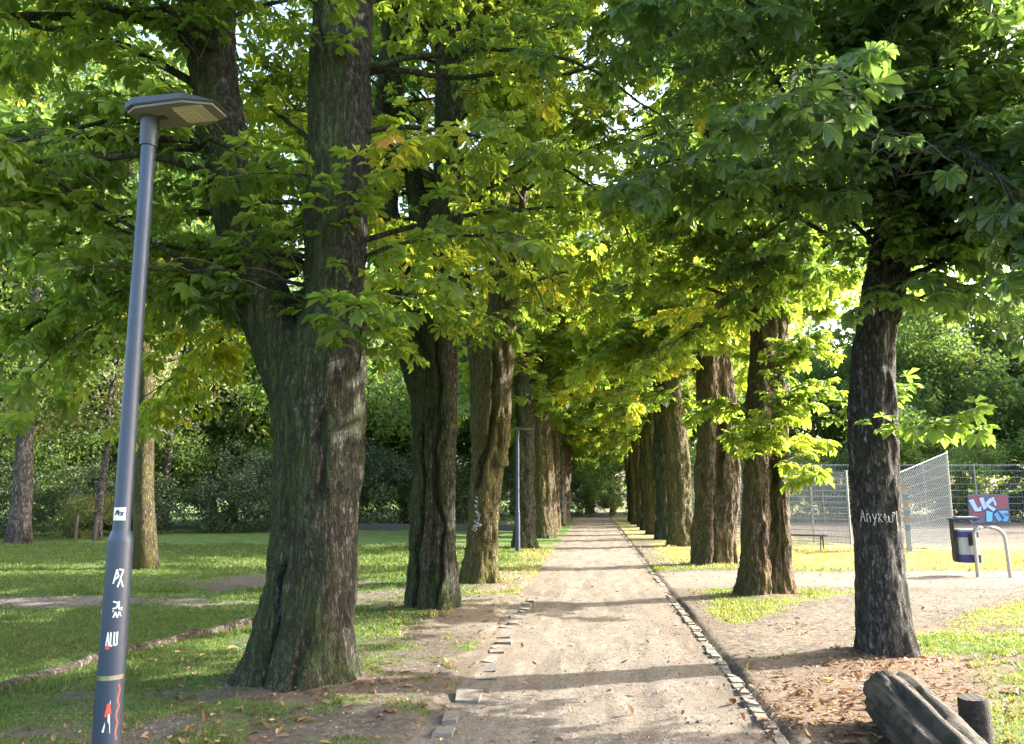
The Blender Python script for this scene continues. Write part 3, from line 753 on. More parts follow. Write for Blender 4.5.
L3c = trace(14.95, [(480, 472, 492), (430, 470, 488), (370, 470, 484), (300, 462, 474)], b, ext=[(-.3, 0, 2, .1), (-.2, .2, 2, .05)])
l3_root = chestnut(b, [L3, L3b, L3c], 'chestnut with a yellow-green mossy trunk and a pale painted patch at chest height', 3, 'bark_moss', .03,
         trunk_kw=dict(flare=.4, lobes=.03, bark=.018, buttress=[(3.3, 1.2)], seams=[(seam(14.95, [(478, 490), (486, 460), (494, 430), (497, 390), (497, 350)], b), .05, .12)]), lowdroop=.7, zmin=5.0, ztop=13, Rc=4.4, nb=96, gap=.26, leaf=.155, clear=(R(300), 6.8, 1.3),
         low=[(.2, 0, 6.2, 340, .35, 3.4, .2, .2), (.2, 0, 6.8, 20, .35, 3.4, .2, .2), (-.2, 0, 4.8, 190, .1, 3.6, .3, .15)])
# --- right row
b = (2.85, 8.55)
R1 = trace(8.55, [(662, 857, 916), (600, 857, 908), (550, 855, 903), (500, 851, 900), (450, 849, 898), (400, 850, 896), (350, 851, 893), (300, 860, 898), (250, 872, 905), (200, 879, 911), (100, 892, 924), (20, 898, 932)], b, ext=[(.15, .2, 2, .15), (0, .1, 2.2, .1), (0, 0, 2, .06)])
R1b = trace(8.55, [(330, 868, 893), (290, 878, 900), (240, 893, 914), (190, 912, 930), (120, 935, 950)], b, dy=-.1, ext=[(.6, -.4, 1.5, .09), (.6, -.5, 1.5, .05)])

def tree_r1():
    global LEAVES
    stems = [R1, R1b]
    tm = trunk_mesh(stems, 4, .022, flare=.22, lobes=.025, bark=.014)
    cm, BV, BF, nl = chestnut_crown(104, stems, lowdroop=.85, zmin=3.8, ztop=12.5, Rc=4.2, nb=112, leaf=.17, gap=.18, azbias=(R(285), .25), clear=(R(265), 4.2, 1.2), mat='leaf_shaded',
        sprouts=[(.28, -.05, 2.15, 1, .25), (-.25, 0, 2.2, 1, .25)],
        low=[(.2, 0, 4.2, 335, .2, 3.6, .25, -.1), (.2, -.1, 4.0, 310, .25, 3.0, .25, -.1), (.2, 0, 4.2, 340, .2, 3.4, .24, 0), (.2, -.1, 4.8, 290, .25, 3.2, .22, -.1), (.3, -.1, 5.4, 315, .3, 3.6, .2, -.1), (0, 0, 5.4, 180, .3, 2.6, .2, .0),
             (.1, -.1, 5.0, 250, .4, 1.8, .28, -.05), (.2, -.1, 5.6, 275, .4, 2.0, .28, -.05), (.2, -.1, 6.2, 262, .4, 2.2, .28, 0), (-.1, 0, 4.4, 225, .3, 2.0, .3, 0), (.2, 0, 4.2, 350, .25, 3.4, .25, .1), (.3, 0, 5.0, 10, .3, 3.6, .24, .1)] + front(R1, 3.55, 7.2, 36, 41) + [(.2, 0, 4.4, 350, .3, 2.8, .26, 0), (.2, 0, 4.6, 12, .3, 3.0, .24, .05), (.2, 0, 4.5, 332, .3, 2.8, .26, -.05), (.2, 0, 5.0, 0, .3, 3.4, .22, 0), (.2, 0, 3.85, 325, .25, 3.2, .22, -.05), (.2, 0, 4.0, 348, .25, 3.4, .22, .05), (.2, -.1, 4.1, 305, .25, 2.6, .24, -.05)])
    LEAVES += nl
    tm = join_branches(tm, BV, BF, 'bark_grey'); root = empty('chestnut_tree', (b[0], b[1], 0))
    tag(root, 'slim grey chestnut with white letters scrawled on its trunk, behind the lying log', 'tree', 'chestnut trees lining the path')
    tk = link('trunk', tm, root); link('crown', cm, root)
    return root, tk
r1_root, r1_trunk = tree_r1()
b = (2.65, 13.45)
R2 = trace(13.45, [(598, 738, 776), (550, 740, 772), (500, 742, 772), (450, 744, 772), (400, 747, 774), (350, 752, 776), (250, 757, 781), (150, 760, 782), (50, 765, 784)], b, ext=[(.1, .1, 2, .13), (0, 0, 2.4, .08)])
R2b = trace(13.45, [(596, 766, 794), (550, 768, 792), (500, 770, 792), (450, 769, 790), (400, 766, 788), (350, 767, 789), (300, 768, 787)], b, dy=.1, ext=[(.25, .3, 1.5, .14), (.3, .3, 2.5, .1), (.2, .1, 2, .05)])
chestnut(b, [R2, R2b], 'chestnut with two fused stems and leafy shoots on its trunk, beside the park bench', 5, 'bark_sunlit', .028,
         trunk_kw=dict(flare=.25, lobes=.025, bark=.024, seams=[(seam(13.45, [(771, 600), (771, 540), (773, 480), (771, 430)], b), .028, .10), (seam(13.45, [(757, 590), (759, 520)], b), .02, .04), (seam(13.45, [(782, 590), (780, 500)], b), .02, .04)]), lowdroop=.8, clear=(R(20), 5.2, 1.0), zmin=4.5, ztop=12.5, Rc=3.5, nb=84, gap=.28, leaf=.18, azbias=(R(265), .2),
         sprouts=[(.2, -.3, 3.0, 5, .8), (.35, -.2, 2.5, 5, .7), (.1, -.3, 4.8, 3, .7), (.3, -.1, 3.6, 4, .6)],
         low=[(-.1, -.1, 5.0, 200, .3, 2.6, .24, .0), (-.1, 0, 5.4, 170, .3, 2.8, .24, .1), (.1, 0, 5.6, 260, .3, 2.0, .26, 0), (.1, -.1, 5.4, 265, .2, 2.0, .3, 0), (.1, -.1, 6.2, 280, .2, 2.2, .3, 0)] + front(R2, 5.0, 8.5, 18, 42))
b = (2.75, 19.5)
R3 = trace(19.5, [(567, 692, 722), (500, 695, 722), (450, 697, 722), (400, 698, 722), (350, 697, 722), (250, 697, 720), (150, 700, 718)], b, ext=[(0, .1, 2, .2), (0, 0, 2, .1)])
R3b = trace(19.5, [(566, 712, 737), (500, 712, 739), (450, 714, 739), (400, 715, 737), (350, 712, 731), (280, 714, 732)], b, dy=.1, ext=[(.4, .3, 3, .15), (.2, .2, 2, .07)])
chestnut(b, [R3, R3b], 'broad mossy chestnut with reddish sunlit bark, third from the lying log', 6, 'bark_sunlit', .035,
         trunk_kw=dict(flare=.2, lobes=.05, bark=.026, seams=[(seam(19.5, [(714, 568), (715, 510), (719, 450), (718, 400)], b), .06, .14)]), lowdroop=.8, clear=(R(20), 5.2, 1.0), zmin=4.8, ztop=12.5, Rc=3.6, nb=84, gap=.28, rich=False, leaf=.2, azbias=(R(265), .2),
         low=[(-.2, 0, 4.8, 190, .2, 3.2, .25, .1), (-.2, 0, 5.2, 220, .3, 3.0, .25, .1)] + front(R3, 5.6, 9, 14, 43))

# --- the rest of the avenue: three kinds, copied
def generic_stems(rng, r, fork):
    x = 0; lean = rng.normal(0, .03); s = []
    for z, k in ((-.2, 1.1), (.5, 1.03), (1.5, 1), (3, .98), (4.2, .92), (6, .65), (8, .5), (10.5, .3), (12, .15)):
        s.append((lean * z + rng.normal(0, .02), rng.normal(0, .02), z, r * k))
    out = [s]
    if fork:
        z0 = rng.uniform(1.5, 3); a = rng.uniform(0, 6.28); q = []
        for k, z in enumerate(np.linspace(z0, 10, 7)):
            d = .1 + .17 * (z - z0) * .6; q.append((math.cos(a) * d + lean * z, math.sin(a) * d * .7, z, r * (.75 - .1 * k)))
        out.append(q)
    return out
protos = []
for k, (r, fork, bk) in enumerate(((.4, True, 'bark_moss'), (.34, False, 'bark'), (.42, True, 'bark_sunlit'))):
    rg = np.random.default_rng(60 + k); st = generic_stems(rg, r, fork)
    tm = trunk_mesh(st, 30 + k, .045, flare=.3, lobes=.06, bark=.03)
    cm, BV, BF, nl = chestnut_crown(200 + k, st, clear=(R(20), 4.9, .5), lowdroop=.8, zmin=4.6, ztop=12.5, Rc=3.6, nb=90, leaf=.21, rich=False, gap=.26)
    protos.append((join_branches(tm, BV, BF, bk), cm))
WORD = ['', '', '', 'fourth', 'fifth', 'sixth', 'seventh', 'eighth', 'ninth', 'tenth', 'eleventh']
rg = random.Random(4)
rows = [('left', -2.15, [25.4, 32.2, 36.8, 41.2, 45.6, 50.2, 55, 60]), ('right', 2.75, [26.9, 31.2, 35.4, 39.8, 44.2, 48.8, 53.4, 58])]
special = {('left', 0): ('chestnut with a dark straight trunk standing right behind the far lamp post', 1, 0.3), ('right', 0): ('mossy chestnut with a curved forked trunk, fourth along the right side of the path', 0, .2),
           ('left', 1): ('chestnut next behind the one at the far lamp post, left of the path', 0, 1.0), ('right', 1): ('grey-green chestnut trunk, fifth along the right side of the path', 1, -.4)}
for side, x0, ys in rows:
    for k, yv in enumerate(ys):
        lab, pk, rz = special.get((side, k), (None, (k + (side == 'right')) % 3, rg.uniform(-.5, .5) + (3.14 if side == 'left' and k % 2 else 0)))
        root = empty('chestnut_tree', (x0 + rg.uniform(-.15, .15), yv, 0), rz)
        s = rg.uniform(.9, 1.12); root.scale = (s, s, rg.uniform(.95, 1.1))
        if lab: tag(root, lab, 'tree', 'chestnut trees lining the path')
        else: tag(root, 'small distant chestnut far down the %s row where the avenue narrows to its end' % side, 'tree', 'distant chestnuts on the %s' % side)
        link('trunk', protos[pk][0], root); link('crown', protos[pk][1], root)

# --- background trees and shrubs
def spray(rng, n, flat=1.0, ls=.5):
    """cluster of leaves in unit sphere"""
    P = rng.normal(0, .42, (n, 3)); P[:, 2] *= flat
    a = unit(rng.normal(0, 1, (n, 3)) + np.array([0, 0, .3])); b_ = unit(np.cross(a, rng.normal(0, 1, (n, 3)))); s = rng.uniform(.6, 1.2, n)[:, None] * ls
    c = np.cross(a, b_)
    V = np.stack([P - b_ * s * .5, P - c * s * .28 + a * s * .08, P + b_ * s * .5, P + c * s * .28 + a * s * .08], 1)
    return V.reshape(-1, 3), np.arange(n * 4).reshape(-1, 4)
def clump_crown(seed, H, Rw, zb, nclump, per, csize, lsize, mat, shell=.55, cone=0.0):
    rng = np.random.default_rng(seed); Vs = []; Fs = []; T = []; off = 0
    lob = [(rng.normal(0, .4 * Rw), rng.normal(0, .4 * Rw), rng.uniform(.2, .95), rng.uniform(.35, .62)) for _ in range(9)]
    for _ in range(nclump):
        lx, ly, lz, lr = lob[rng.integers(len(lob))]
        d = unit(rng.normal(0, 1, 3)); rr = lr * Rw * rng.uniform(shell, 1.05)
        k = 1 - cone * lz
        p = np.array([(lx) * k + d[0] * rr * k, (ly) * k + d[1] * rr * k, zb + (H - zb) * lz * .85 + d[2] * rr * .9])
        if p[2] < zb * .6: p[2] = zb * .6 + rng.random() * .5
        V, F = spray(rng, per, .7, lsize / csize); V = V * csize + p
        Vs.append(V); Fs.append(F + off); off += len(V); T.append(np.full(len(F), np.clip(rng.normal(.45, .2), 0, 1)) + rng.normal(0, .1, len(F)))
    return mesh_np('crown', np.concatenate(Vs), [np.concatenate(Fs)], [M[mat]], tint=np.clip(np.concatenate(T), 0, 1))
def simple_trunk(seed, H, r, mat, zlimb, Rw, lean=0.0, nlimb=9):
    rng = np.random.default_rng(seed); mb = MB()
    zs = np.linspace(-.2, H * .85, 14); P = np.stack([lean * zs + fbm(np.stack([zs * .3, zs * 0 + seed, zs * 0], 1), seed) * .12, fbm(np.stack([zs * .3, zs * 0 + seed + 9, zs * 0], 1), seed) * .12, zs], 1)
    rad = r * np.interp(zs, [-.2, .3, 1, H * .85], [1.45, 1.12, 1, .15])
    mb.tube(P, rad, 14)
    for _ in range(nlimb):
        z = rng.uniform(zlimb, H * .7); p = np.array([np.interp(z, zs, P[:, k]) for k in range(3)]); a = rng.uniform(0, 6.28); L = Rw * rng.uniform(.5, .9)
        pts = [p]; e = rng.uniform(.3, .8)
        for i in range(6): pts.append(pts[-1] + sph(a + rng.normal(0, .15), e + rng.normal(0, .15)) * L / 6)
        mb.tube(np.array(pts), np.linspace(r * .35 * (1 - z / H) + .03, .015, 7), 6)
    me = bpy.data.meshes.new('trunk'); me.from_pydata(np.concatenate(mb.v).tolist(), [], mb.f); me.materials.append(M[mat]); me.validate()
    for q in me.polygons: q.use_smooth = True
    return me
BG = [(simple_trunk(1, 17, .3, 'bark', 4, 5), clump_crown(1, 17, 5.5, 2.2, 640, 36, 1.05, .34, 'leaf_far')),
      (simple_trunk(2, 21, .36, 'bark_grey', 5, 5.5), clump_crown(2, 21, 6.2, 2.6, 720, 36, 1.1, .36, 'leaf_far')),
      (simple_trunk(3, 13, .22, 'bark', 3, 4), clump_crown(3, 13, 4.6, 1.0, 520, 36, .9, .3, 'leaf_far')),
      (simple_trunk(4, 15, .25, 'bark_pale', 4, 4), clump_crown(4, 15, 4.6, 3.4, 240, 30, .9, .28, 'leaf_pale'))]
SH = [clump_crown(11, 2.6, 1.8, .3, 200, 40, .42, .13, 'leaf_shrub', .7), clump_crown(12, 4.2, 2.4, .3, 260, 40, .5, .15, 'leaf_shrub', .7), clump_crown(13, 2.2, 1.5, .2, 150, 40, .4, .13, 'leaf_pale', .7), clump_crown(14, 5.5, 3.2, .3, 300, 40, .62, .18, 'leaf_far', .7)]
rg = random.Random(9)
def bgtree(kind, x, y, label, group=None, s=None, name='broadleaf_tree'):
    root = empty(name, (x, y, 0), rg.uniform(0, 6.28)); k = s or rg.uniform(.85, 1.15); root.scale = (k, k, k * rg.uniform(.92, 1.1))
    tag(root, label, 'tree', group); link('trunk', BG[kind][0], root); link('crown', BG[kind][1], root); return root
def shrub(kind, x, y, label, group=None, s=None):
    o = link('shrub', SH[kind], None, (x, y, -.05)); o.rotation_euler.z = rg.uniform(0, 6.28); k = s or rg.uniform(.85, 1.2); o.scale = (k, k, k * rg.uniform(.9, 1.1))
    tag(o, label, 'shrub', group); return o
# left wood behind the lawn
lx = [(-47, 36), (-41, 34), (-36, 38), (-30, 35.5), (-25, 37), (-21.5, 42), (-17, 46), (-12.5, 50), (-8.5, 54), (-39, 46), (-31, 48), (-24, 50), (-18, 55), (-11, 60), (-6.5, 66), (-33, 29), (-27.5, 30)]
for i, (x, y) in enumerate(lx):
    bgtree([0, 0, 1, 1, 1, 2, 1, 2, 0, 1, 0, 1, 1, 1, 0, 2, 1][i], x, y, 'leafy tree in the shady wood at the back of the left lawn', 'trees of the wood behind the left lawn', {4: 1.3, 16: 1.35, 2: 1.15, 3: 1.25}.get(i))
bgtree(3, -27, 40, 'tall tree with pale yellowish foliage rising in the wood behind the left lawn', s=1.0)
bgtree(3, -21, 36.5, 'lower tree with pale yellowish foliage at the edge of the wood beside the lawn', s=.8)
for i, (x, y, kd, s) in enumerate([(-24.5, 30, 1, .8), (-21.8, 31.5, 1, .75), (-19.6, 33.2, 0, 1.0), (-17.0, 35.5, 1, .95), (-14.8, 37.5, 1, 1.0), (-13.0, 41.5, 1, 1.05), (-11, 45, 1, 1.1), (-9.0, 48.5, 1, 1.1), (-7.2, 52, 1, 1.1), (-27.5, 28.5, 1, .9), (-16, 39.5, 3, .8), (-11.5, 48.5, 3, .9), (-8, 56, 3, .8), (-29.5, 33, 3, 1.05), (-26, 35, 3, 1.0), (-22.5, 38, 3, 1.0), (-33, 31, 3, 1.0), (-19, 41.5, 3, 1.0), (-15, 46, 3, 1.0)]):
    shrub(kd, x, y, 'dark dense shrub in the border along the back of the left lawn', 'dark shrubs along the back of the left lawn', s)
shrub(2, -20.4, 29.6, 'small pale yellow-green shrub at the foot of the thin leaning trunk', s=.75)
# end of the avenue
for i, (x, y, kd) in enumerate([(-3.5, 69, 0), (1.5, 74, 2), (5.5, 84, 0), (-.5, 80, 1), (10, 88, 1), (-8, 76, 1)]):
    bgtree(kd, x, y, 'leafy tree closing the view beyond the far end of the path', 'trees beyond the end of the path')
for x, y, kd in [(-.9, 67.5, 3), (1.4, 68.5, 2), (-2.9, 66.5, 1), (-.6, 70, 2)]:  # pale-leaved ones stand in for sunlit foliage, brightness in the leaf colour
    shrub(kd, x, y, 'green shrub closing the far end of the path', 'shrubs at the end of the path', .8)
# right wood behind the ball court
for i, (x, y) in enumerate([(24, 78), (13.5, 82), (18, 80), (23, 61), (28, 63), (33.5, 61), (39, 62), (45, 58), (51, 56), (7, 90), (15, 92), (26, 72), (30, 72), (38, 72), (47, 68)]):
    bgtree([0, 2, 0, 2, 0, 2, 0, 2, 0, 1, 1, 1, 1, 1, 1][i], x, y, 'leafy tree in the wood behind the ball court on the right', 'trees of the wood behind the ball court', rg.uniform(.95, 1.15) if i < 9 else 1.15)
for i, x in enumerate(np.arange(8, 44, 2.9)):
    shrub([3, 1, 3, 0][i % 4], x, 56.5 + rg.uniform(-.6, .6), 'green shrub at the foot of the wood behind the ball court', 'shrubs behind the ball court')
def treeline():
    rng = np.random.default_rng(77); n = 2000; Vs = []; Fs = []; T = []; off = 0
    for k in range(n):
        az = rng.uniform(-62, 52); az = R(az); top = (33 if az < -.25 else 26) + 4 * math.sin(az * 23) + 3 * math.sin(az * 51 + 1)
        rr = 84 + rng.uniform(-3, 6) + 5 * math.sin(az * 17); z = rng.random() * top
        V, F = spray(rng, 34, .8, .85 / 2.3); V = V * 2.3 + np.array([math.sin(az) * rr, math.cos(az) * rr, z]); Vs.append(V); Fs.append(F + off); off += len(V)
        T.append(np.full(len(F), np.clip(rng.normal(.35, .2), 0, 1)))
    return mesh_np('treeline', np.concatenate(Vs), [np.concatenate(Fs)], [M['leaf_far']], tint=np.concatenate(T))
tag(link('treeline', treeline()), kind='stuff')
# three single trees on the left
def single(label, x, y, H, r, mat, cs, crownmat, Rw, zb, lean, seed, name='broadleaf_tree', per=34):
    root = empty(name, (x, y, 0)); tag(root, label, 'tree')
    link('trunk', simple_trunk(seed, H, r, mat, zb, Rw, lean), root)
    link('crown', clump_crown(seed, H, Rw, zb, cs, per, .85, .22, crownmat), root); return root
single('lone tree with a brown straight trunk standing on the lawn behind the near lamp post', -10.35, 17.2, 14, .24, 'bark_moss', 260, 'leaf_far', 4.2, 4.6, -.10, 71)
single('tree with a thick pale flaky trunk at the left end of the lawn', -20.55, 26, 16, .34, 'bark_pale', 300, 'leaf_far', 4.6, 3.6, -.03, 72)
single('thin leaning tree with a pale trunk among the shrubs behind the lawn', -19.1, 28.3, 11, .15, 'bark_pale', 200, 'leaf_pale', 3.4, 3.2, .03, 73)
# stakes beside the leaning tree
M['stake'] = plain('stake wood', (.10, .08, .06), .9)
for i, (x, y, h) in enumerate([(-18.9, 26.9, 1.0), (-18.15, 26.9, .95)]):
    mb = MB(); mb.tube([(0, 0, -.1), (0, 0, h * .5), (.01, 0, h - .06), (.01, 0, h)], [.055, .052, .05, .02], 8)
    tag(mb.build('wooden_stake', M['stake'], smooth=True, loc=(x, y, 0)), 'dark short stake, %s of the two in front of the thin leaning tree' % ('left' if i == 0 else 'right'), 'stake')
# low shaded edge behind the lawn, its shade put into the colour
M['edge_shaded'] = plain('low shaded edge', (.10, .09, .08), .9, nscale=6)
mb = MB(); mb.box((0, 0, .14), (14, .3, .36), bev=.03); w = mb.build('low_shaded_edge', M['edge_shaded'], loc=(-9.5, 38.5, 0)); tag(w, 'low edge along the back of the lawn, its shade painted dark', 'wall')
mb = MB(); mb.box((0, 0, .2), (1.1, .5, .42), bev=.04); w = mb.build('stone_block', M['stone'], loc=(-4.9, 39.5, 0)); tag(w, 'pale low stone block on the far lawn near the far lamp post', 'stone block')

# ------------------------------------------------------------------ street lamps
def metal(name, col, rough=.35, met=.6): return plain(name, col, rough, met, 12, .2)
M['lamp'] = metal('lamp paint', (.032, .047, .08), .42, .1)
M['lamphead'] = metal('lamp head paint', (.04, .048, .058), .4, .3)
M['lampunder'] = plain('lamp underside', (.15, .13, .11), .6)
M['lens'] = plain('lens panel', (.40, .355, .29), .3, 0, 120, .15)
M['led'] = plain('led', (.5, .41, .29), .3, 0, 200, .1)
M['steel'] = metal('band steel', (.6, .6, .58), .25, 1)
M['white'] = plain('white print', (.72, .74, .76), .5, 0, 90, .3)
M['black'] = plain('black print', (.03, .035, .05), .5)
M['redp'] = plain('red print', (.55, .09, .06), .5)
def street_lamp(loc, label, r0=.084, r1=.052, htop=4.0, hstep=1.37, head_rot=0.0, detail=True, hs=1.0):
    root = empty('street_lamp', loc); tag(root, label, 'street lamp', 'street lamps along the path')
    def prof(name, pr, mat, n=28):
        mb = MB(); mb.tube([(0, 0, z) for z, r in pr], [r for z, r in pr], n); return mb.build(name, mat, root, smooth=True)
    prof('base_section', [(-.2, r0 * 1.03), (.4, r0), (hstep - .03, r0 * .93), (hstep - .005, r0 * .9), (hstep + .02, r0 * .80), (hstep + .04, r1 * 1.12)], M['lamp'])
    prof('pole', [(hstep + .03, r1 * 1.1), (hstep + .05, r1 * 1.05), (2.6, r1), (htop - .12, r1 * .93)], M['lamp'])
    prof('collar', [(htop - .16, r1 * 1.12), (htop - .15, r1 * 1.16), (htop + .02, r1 * 1.2), (htop + .06, r1 * 1.35)], M['lamphead'])
    # head: flat tapering wedge, x forward
    hd = MB(); L0, L1, W = -.12 * hs, .50 * hs, .165 * hs
    top = [(L0, -W * .55), (L0 + .1, -W * .9), (L1 - .2, -W), (L1, -W * .55), (L1, W * .55), (L1 - .2, W), (L0 + .1, W * .9), (L0, W * .55)]
    zt = [.062, .058, .042, .012, .012, .042, .058, .062]; zb = [.012, .006, .0, .0, .0, .0, .006, .012]
    n = 8; V = [(x, y, htop + .05 + z) for (x, y), z in zip(top, zt)] + [(x * .97, y * .97, htop + .05 + z) for (x, y), z in zip(top, zb)]
    V += [(.12, 0, htop + .05 + .06)]
    F = [(i, (i + 1) % n, n + (i + 1) % n, n + i) for i in range(n)] + [(i, 16, (i + 1) % n) for i in range(n)] + [tuple(range(n, 2 * n))]
    hd.add(V, F); h = hd.build('lamp_head', M['lamphead'], root, bevel=.006); h.rotation_euler.z = head_rot
    up = MB(); up.prism([(x * .93 + .012, y * .9) for x, y in top], htop + .036, htop + .052); u = up.build('underside_plate', M['lampunder'], h)
    lp = MB(); lp.box((.31 * hs, 0, htop + .034), (.2 * hs, .2 * hs, .010), bev=.004); lens = lp.build('lens_panel', M['lens'], h)
    if detail:
        led = MB()
        for i in range(4):
            for j in range(5):
                led.tube([(.31 + (i - 1.5) * .042, (j - 2) * .036, htop + .0295), (.31 + (i - 1.5) * .042, (j - 2) * .036, htop + .026)], [.014, .009], 8)
        led.build('light_cell_grid', M['led'], h)
        cl = MB(); cl.box((.09, 0, htop + .033), (.07, .05, .012), bev=.004); cl.build('latch', M['lamphead'], h)
    return root
ang = R(-4)
lamp = street_lamp((-2.79, 4.4, 0), 'near lamp post, blue-grey with stickers on its thick lower part, at the left', head_rot=ang, hs=1.14)
lamp.scale = (.9, .9, 1)
lamp.rotation_euler.y = R(-.6)
street_lamp((-2.3, 23.2, 0), 'far lamp post, thin and pale, in front of a chestnut left of the path', r0=.075, r1=.05, htop=3.62, hstep=1.2, detail=False)
def patch_on(root, z0, z1, a0, a1, r, mat, name='sticker', skew=0.0, parent=None):
    """curved patch on the pole; angles in degrees measured from -Y (towards the photographer) to the right"""
    n = 8; V = []
    for z, k in ((z0, 0), (z1, 1)):
        for i in range(n + 1):
            a = R(a0 + (a1 - a0) * i / n) - math.pi / 2 + skew * k
            V.append((math.cos(a) * r, math.sin(a) * r, z))
    F = [(i, i + 1, n + 2 + i, n + 1 + i) for i in range(n)]
    me = bpy.data.meshes.new(name); me.from_pydata(V, [], F); me.materials.append(mat)
    return link(name, me, parent or root)
def strokes_on(parent, strokes, z0, zs, a0, as_, r, w, mat, name='lettering'):
    """strokes: polylines in a unit box, wrapped round the pole as thin paint ribbons"""
    mb = MB()
    for st in strokes:
        for (u0, v0), (u1, v1) in zip(st[:-1], st[1:]):
            du, dv = u1 - u0, v1 - v0; L = math.hypot(du * as_ * R(1) * r, dv * zs) or 1e-6
            nu, nv = -dv * zs / L * w / (as_ * R(1) * r), du * as_ * R(1) * r / L * w / zs
            V = []
            for (u, v) in ((u0 - nu, v0 - nv), (u1 - nu, v1 - nv), (u1 + nu, v1 + nv), (u0 + nu, v0 + nv)):
                a = R(a0 + u * as_) - math.pi / 2; V.append((math.cos(a) * r, math.sin(a) * r, z0 + v * zs))
            mb.add(V, [(0, 1, 2, 3)])
    me = bpy.data.meshes.new(name); me.from_pydata(np.concatenate(mb.v).tolist(), [], mb.f); me.materials.append(mat)
    return link(name, me, parent)
rb = .081
st = patch_on(lamp, 1.47, 1.545, -28, 52, .0592, M['white'])
strokes_on(st, [[(.15, .4), (.3, .8), (.5, .75), (.4, .5), (.55, .4)], [(.6, .3), (.95, .3)], [(.62, .7), (.75, .35), (.9, .7)]], 1.475, .065, -20, 62, .0597, .006, M['black'])
strokes_on(lamp, [[(0, .2), (.3, 1), (.5, .6), (.1, .4)], [(.5, 1), (.95, .95), (.7, .5), (1, 0)], [(.45, 0), (.75, .55)]], 1.09, .10, 14, 42, .0815, .0045, M['white'], 'tag_lettering')
strokes_on(lamp, [[(0, 1), (.5, .9), (.4, .6), (0, .55)], [(.6, 1), (.65, .5), (1, .6)], [(0, .4), (1, .45)], [(.1, 0), (.3, .35), (.5, 0), (.7, .35), (.9, .05)]], .92, .09, 20, 40, .082, .004, M['white'], 'tag_lettering')
# white letters A L U on a red underline
strokes_on(lamp, [[(0, 0), (.13, 1), (.27, 0)], [(.06, .4), (.21, .4)], [(.4, 1), (.4, 0), (.58, 0)], [(.7, 1), (.7, .05), (.95, .05), (.95, 1)]], .765, .075, 2, 46, .0828, .0045, M['white'], 'sticker_lettering')
patch_on(lamp, .745, .768, 0, 18, .0826, M['redp'], 'red_strip')
strokes_on(lamp, [[(.2, 1), (.8, .8), (.3, .6), (.9, .5), (.1, .3), (.8, .2), (.4, 0)]], .8, .33, -72, 24, .082, .007, M['white'], 'tag_lettering')
bd = MB(); bd.tube([(0, 0, .575), (0, 0, .60)], .0845, 24); bd.build('clamp_band', M['steel'], lamp, smooth=True)
strokes_on(lamp, [[(.1, 1), (.9, .9), (.5, .8), (.3, .7), (.9, .6), (.2, .55), (.2, .4), (.8, .35), (.4, .25), (.2, .2), (.8, .05)]], .2, .35, -72, 22, .0846, .006, M['black'], 'tag_lettering')
strokes_on(lamp, [[(.2, 1), (.8, .9), (.5, .8), (.2, .7), (.9, .6), (.2, .5), (.2, .4), (.8, .3), (.4, .2), (.2, .1), (.8, 0)]], .25, .3, 62, 16, .0846, .004, M['redp'], 'tag_lettering')
tri = MB(); V = []
for a_, z in ((-14, .33), (44, .29), (38, .47)):
    a = R(a_) - math.pi / 2; V.append((math.cos(a) * .0848, math.sin(a) * .0848, z))
a = R(14) - math.pi / 2; V.append((math.cos(a) * .0856, math.sin(a) * .0856, .30)); a = R(39) - math.pi / 2; V.append((math.cos(a) * .0853, math.sin(a) * .0853, .38))
me = bpy.data.meshes.new('sticker'); me.from_pydata(V, [], [(0, 3, 2), (3, 1, 4), (3, 4, 2)]); me.materials.append(M['white']); ts = link('sticker', me, lamp)
strokes_on(ts, [[(.2, 0), (.6, 1), (.9, .2)], [(.3, .5), (.9, .5)]], .38, .07, 18, 22, .0865, .009, M['redp'])

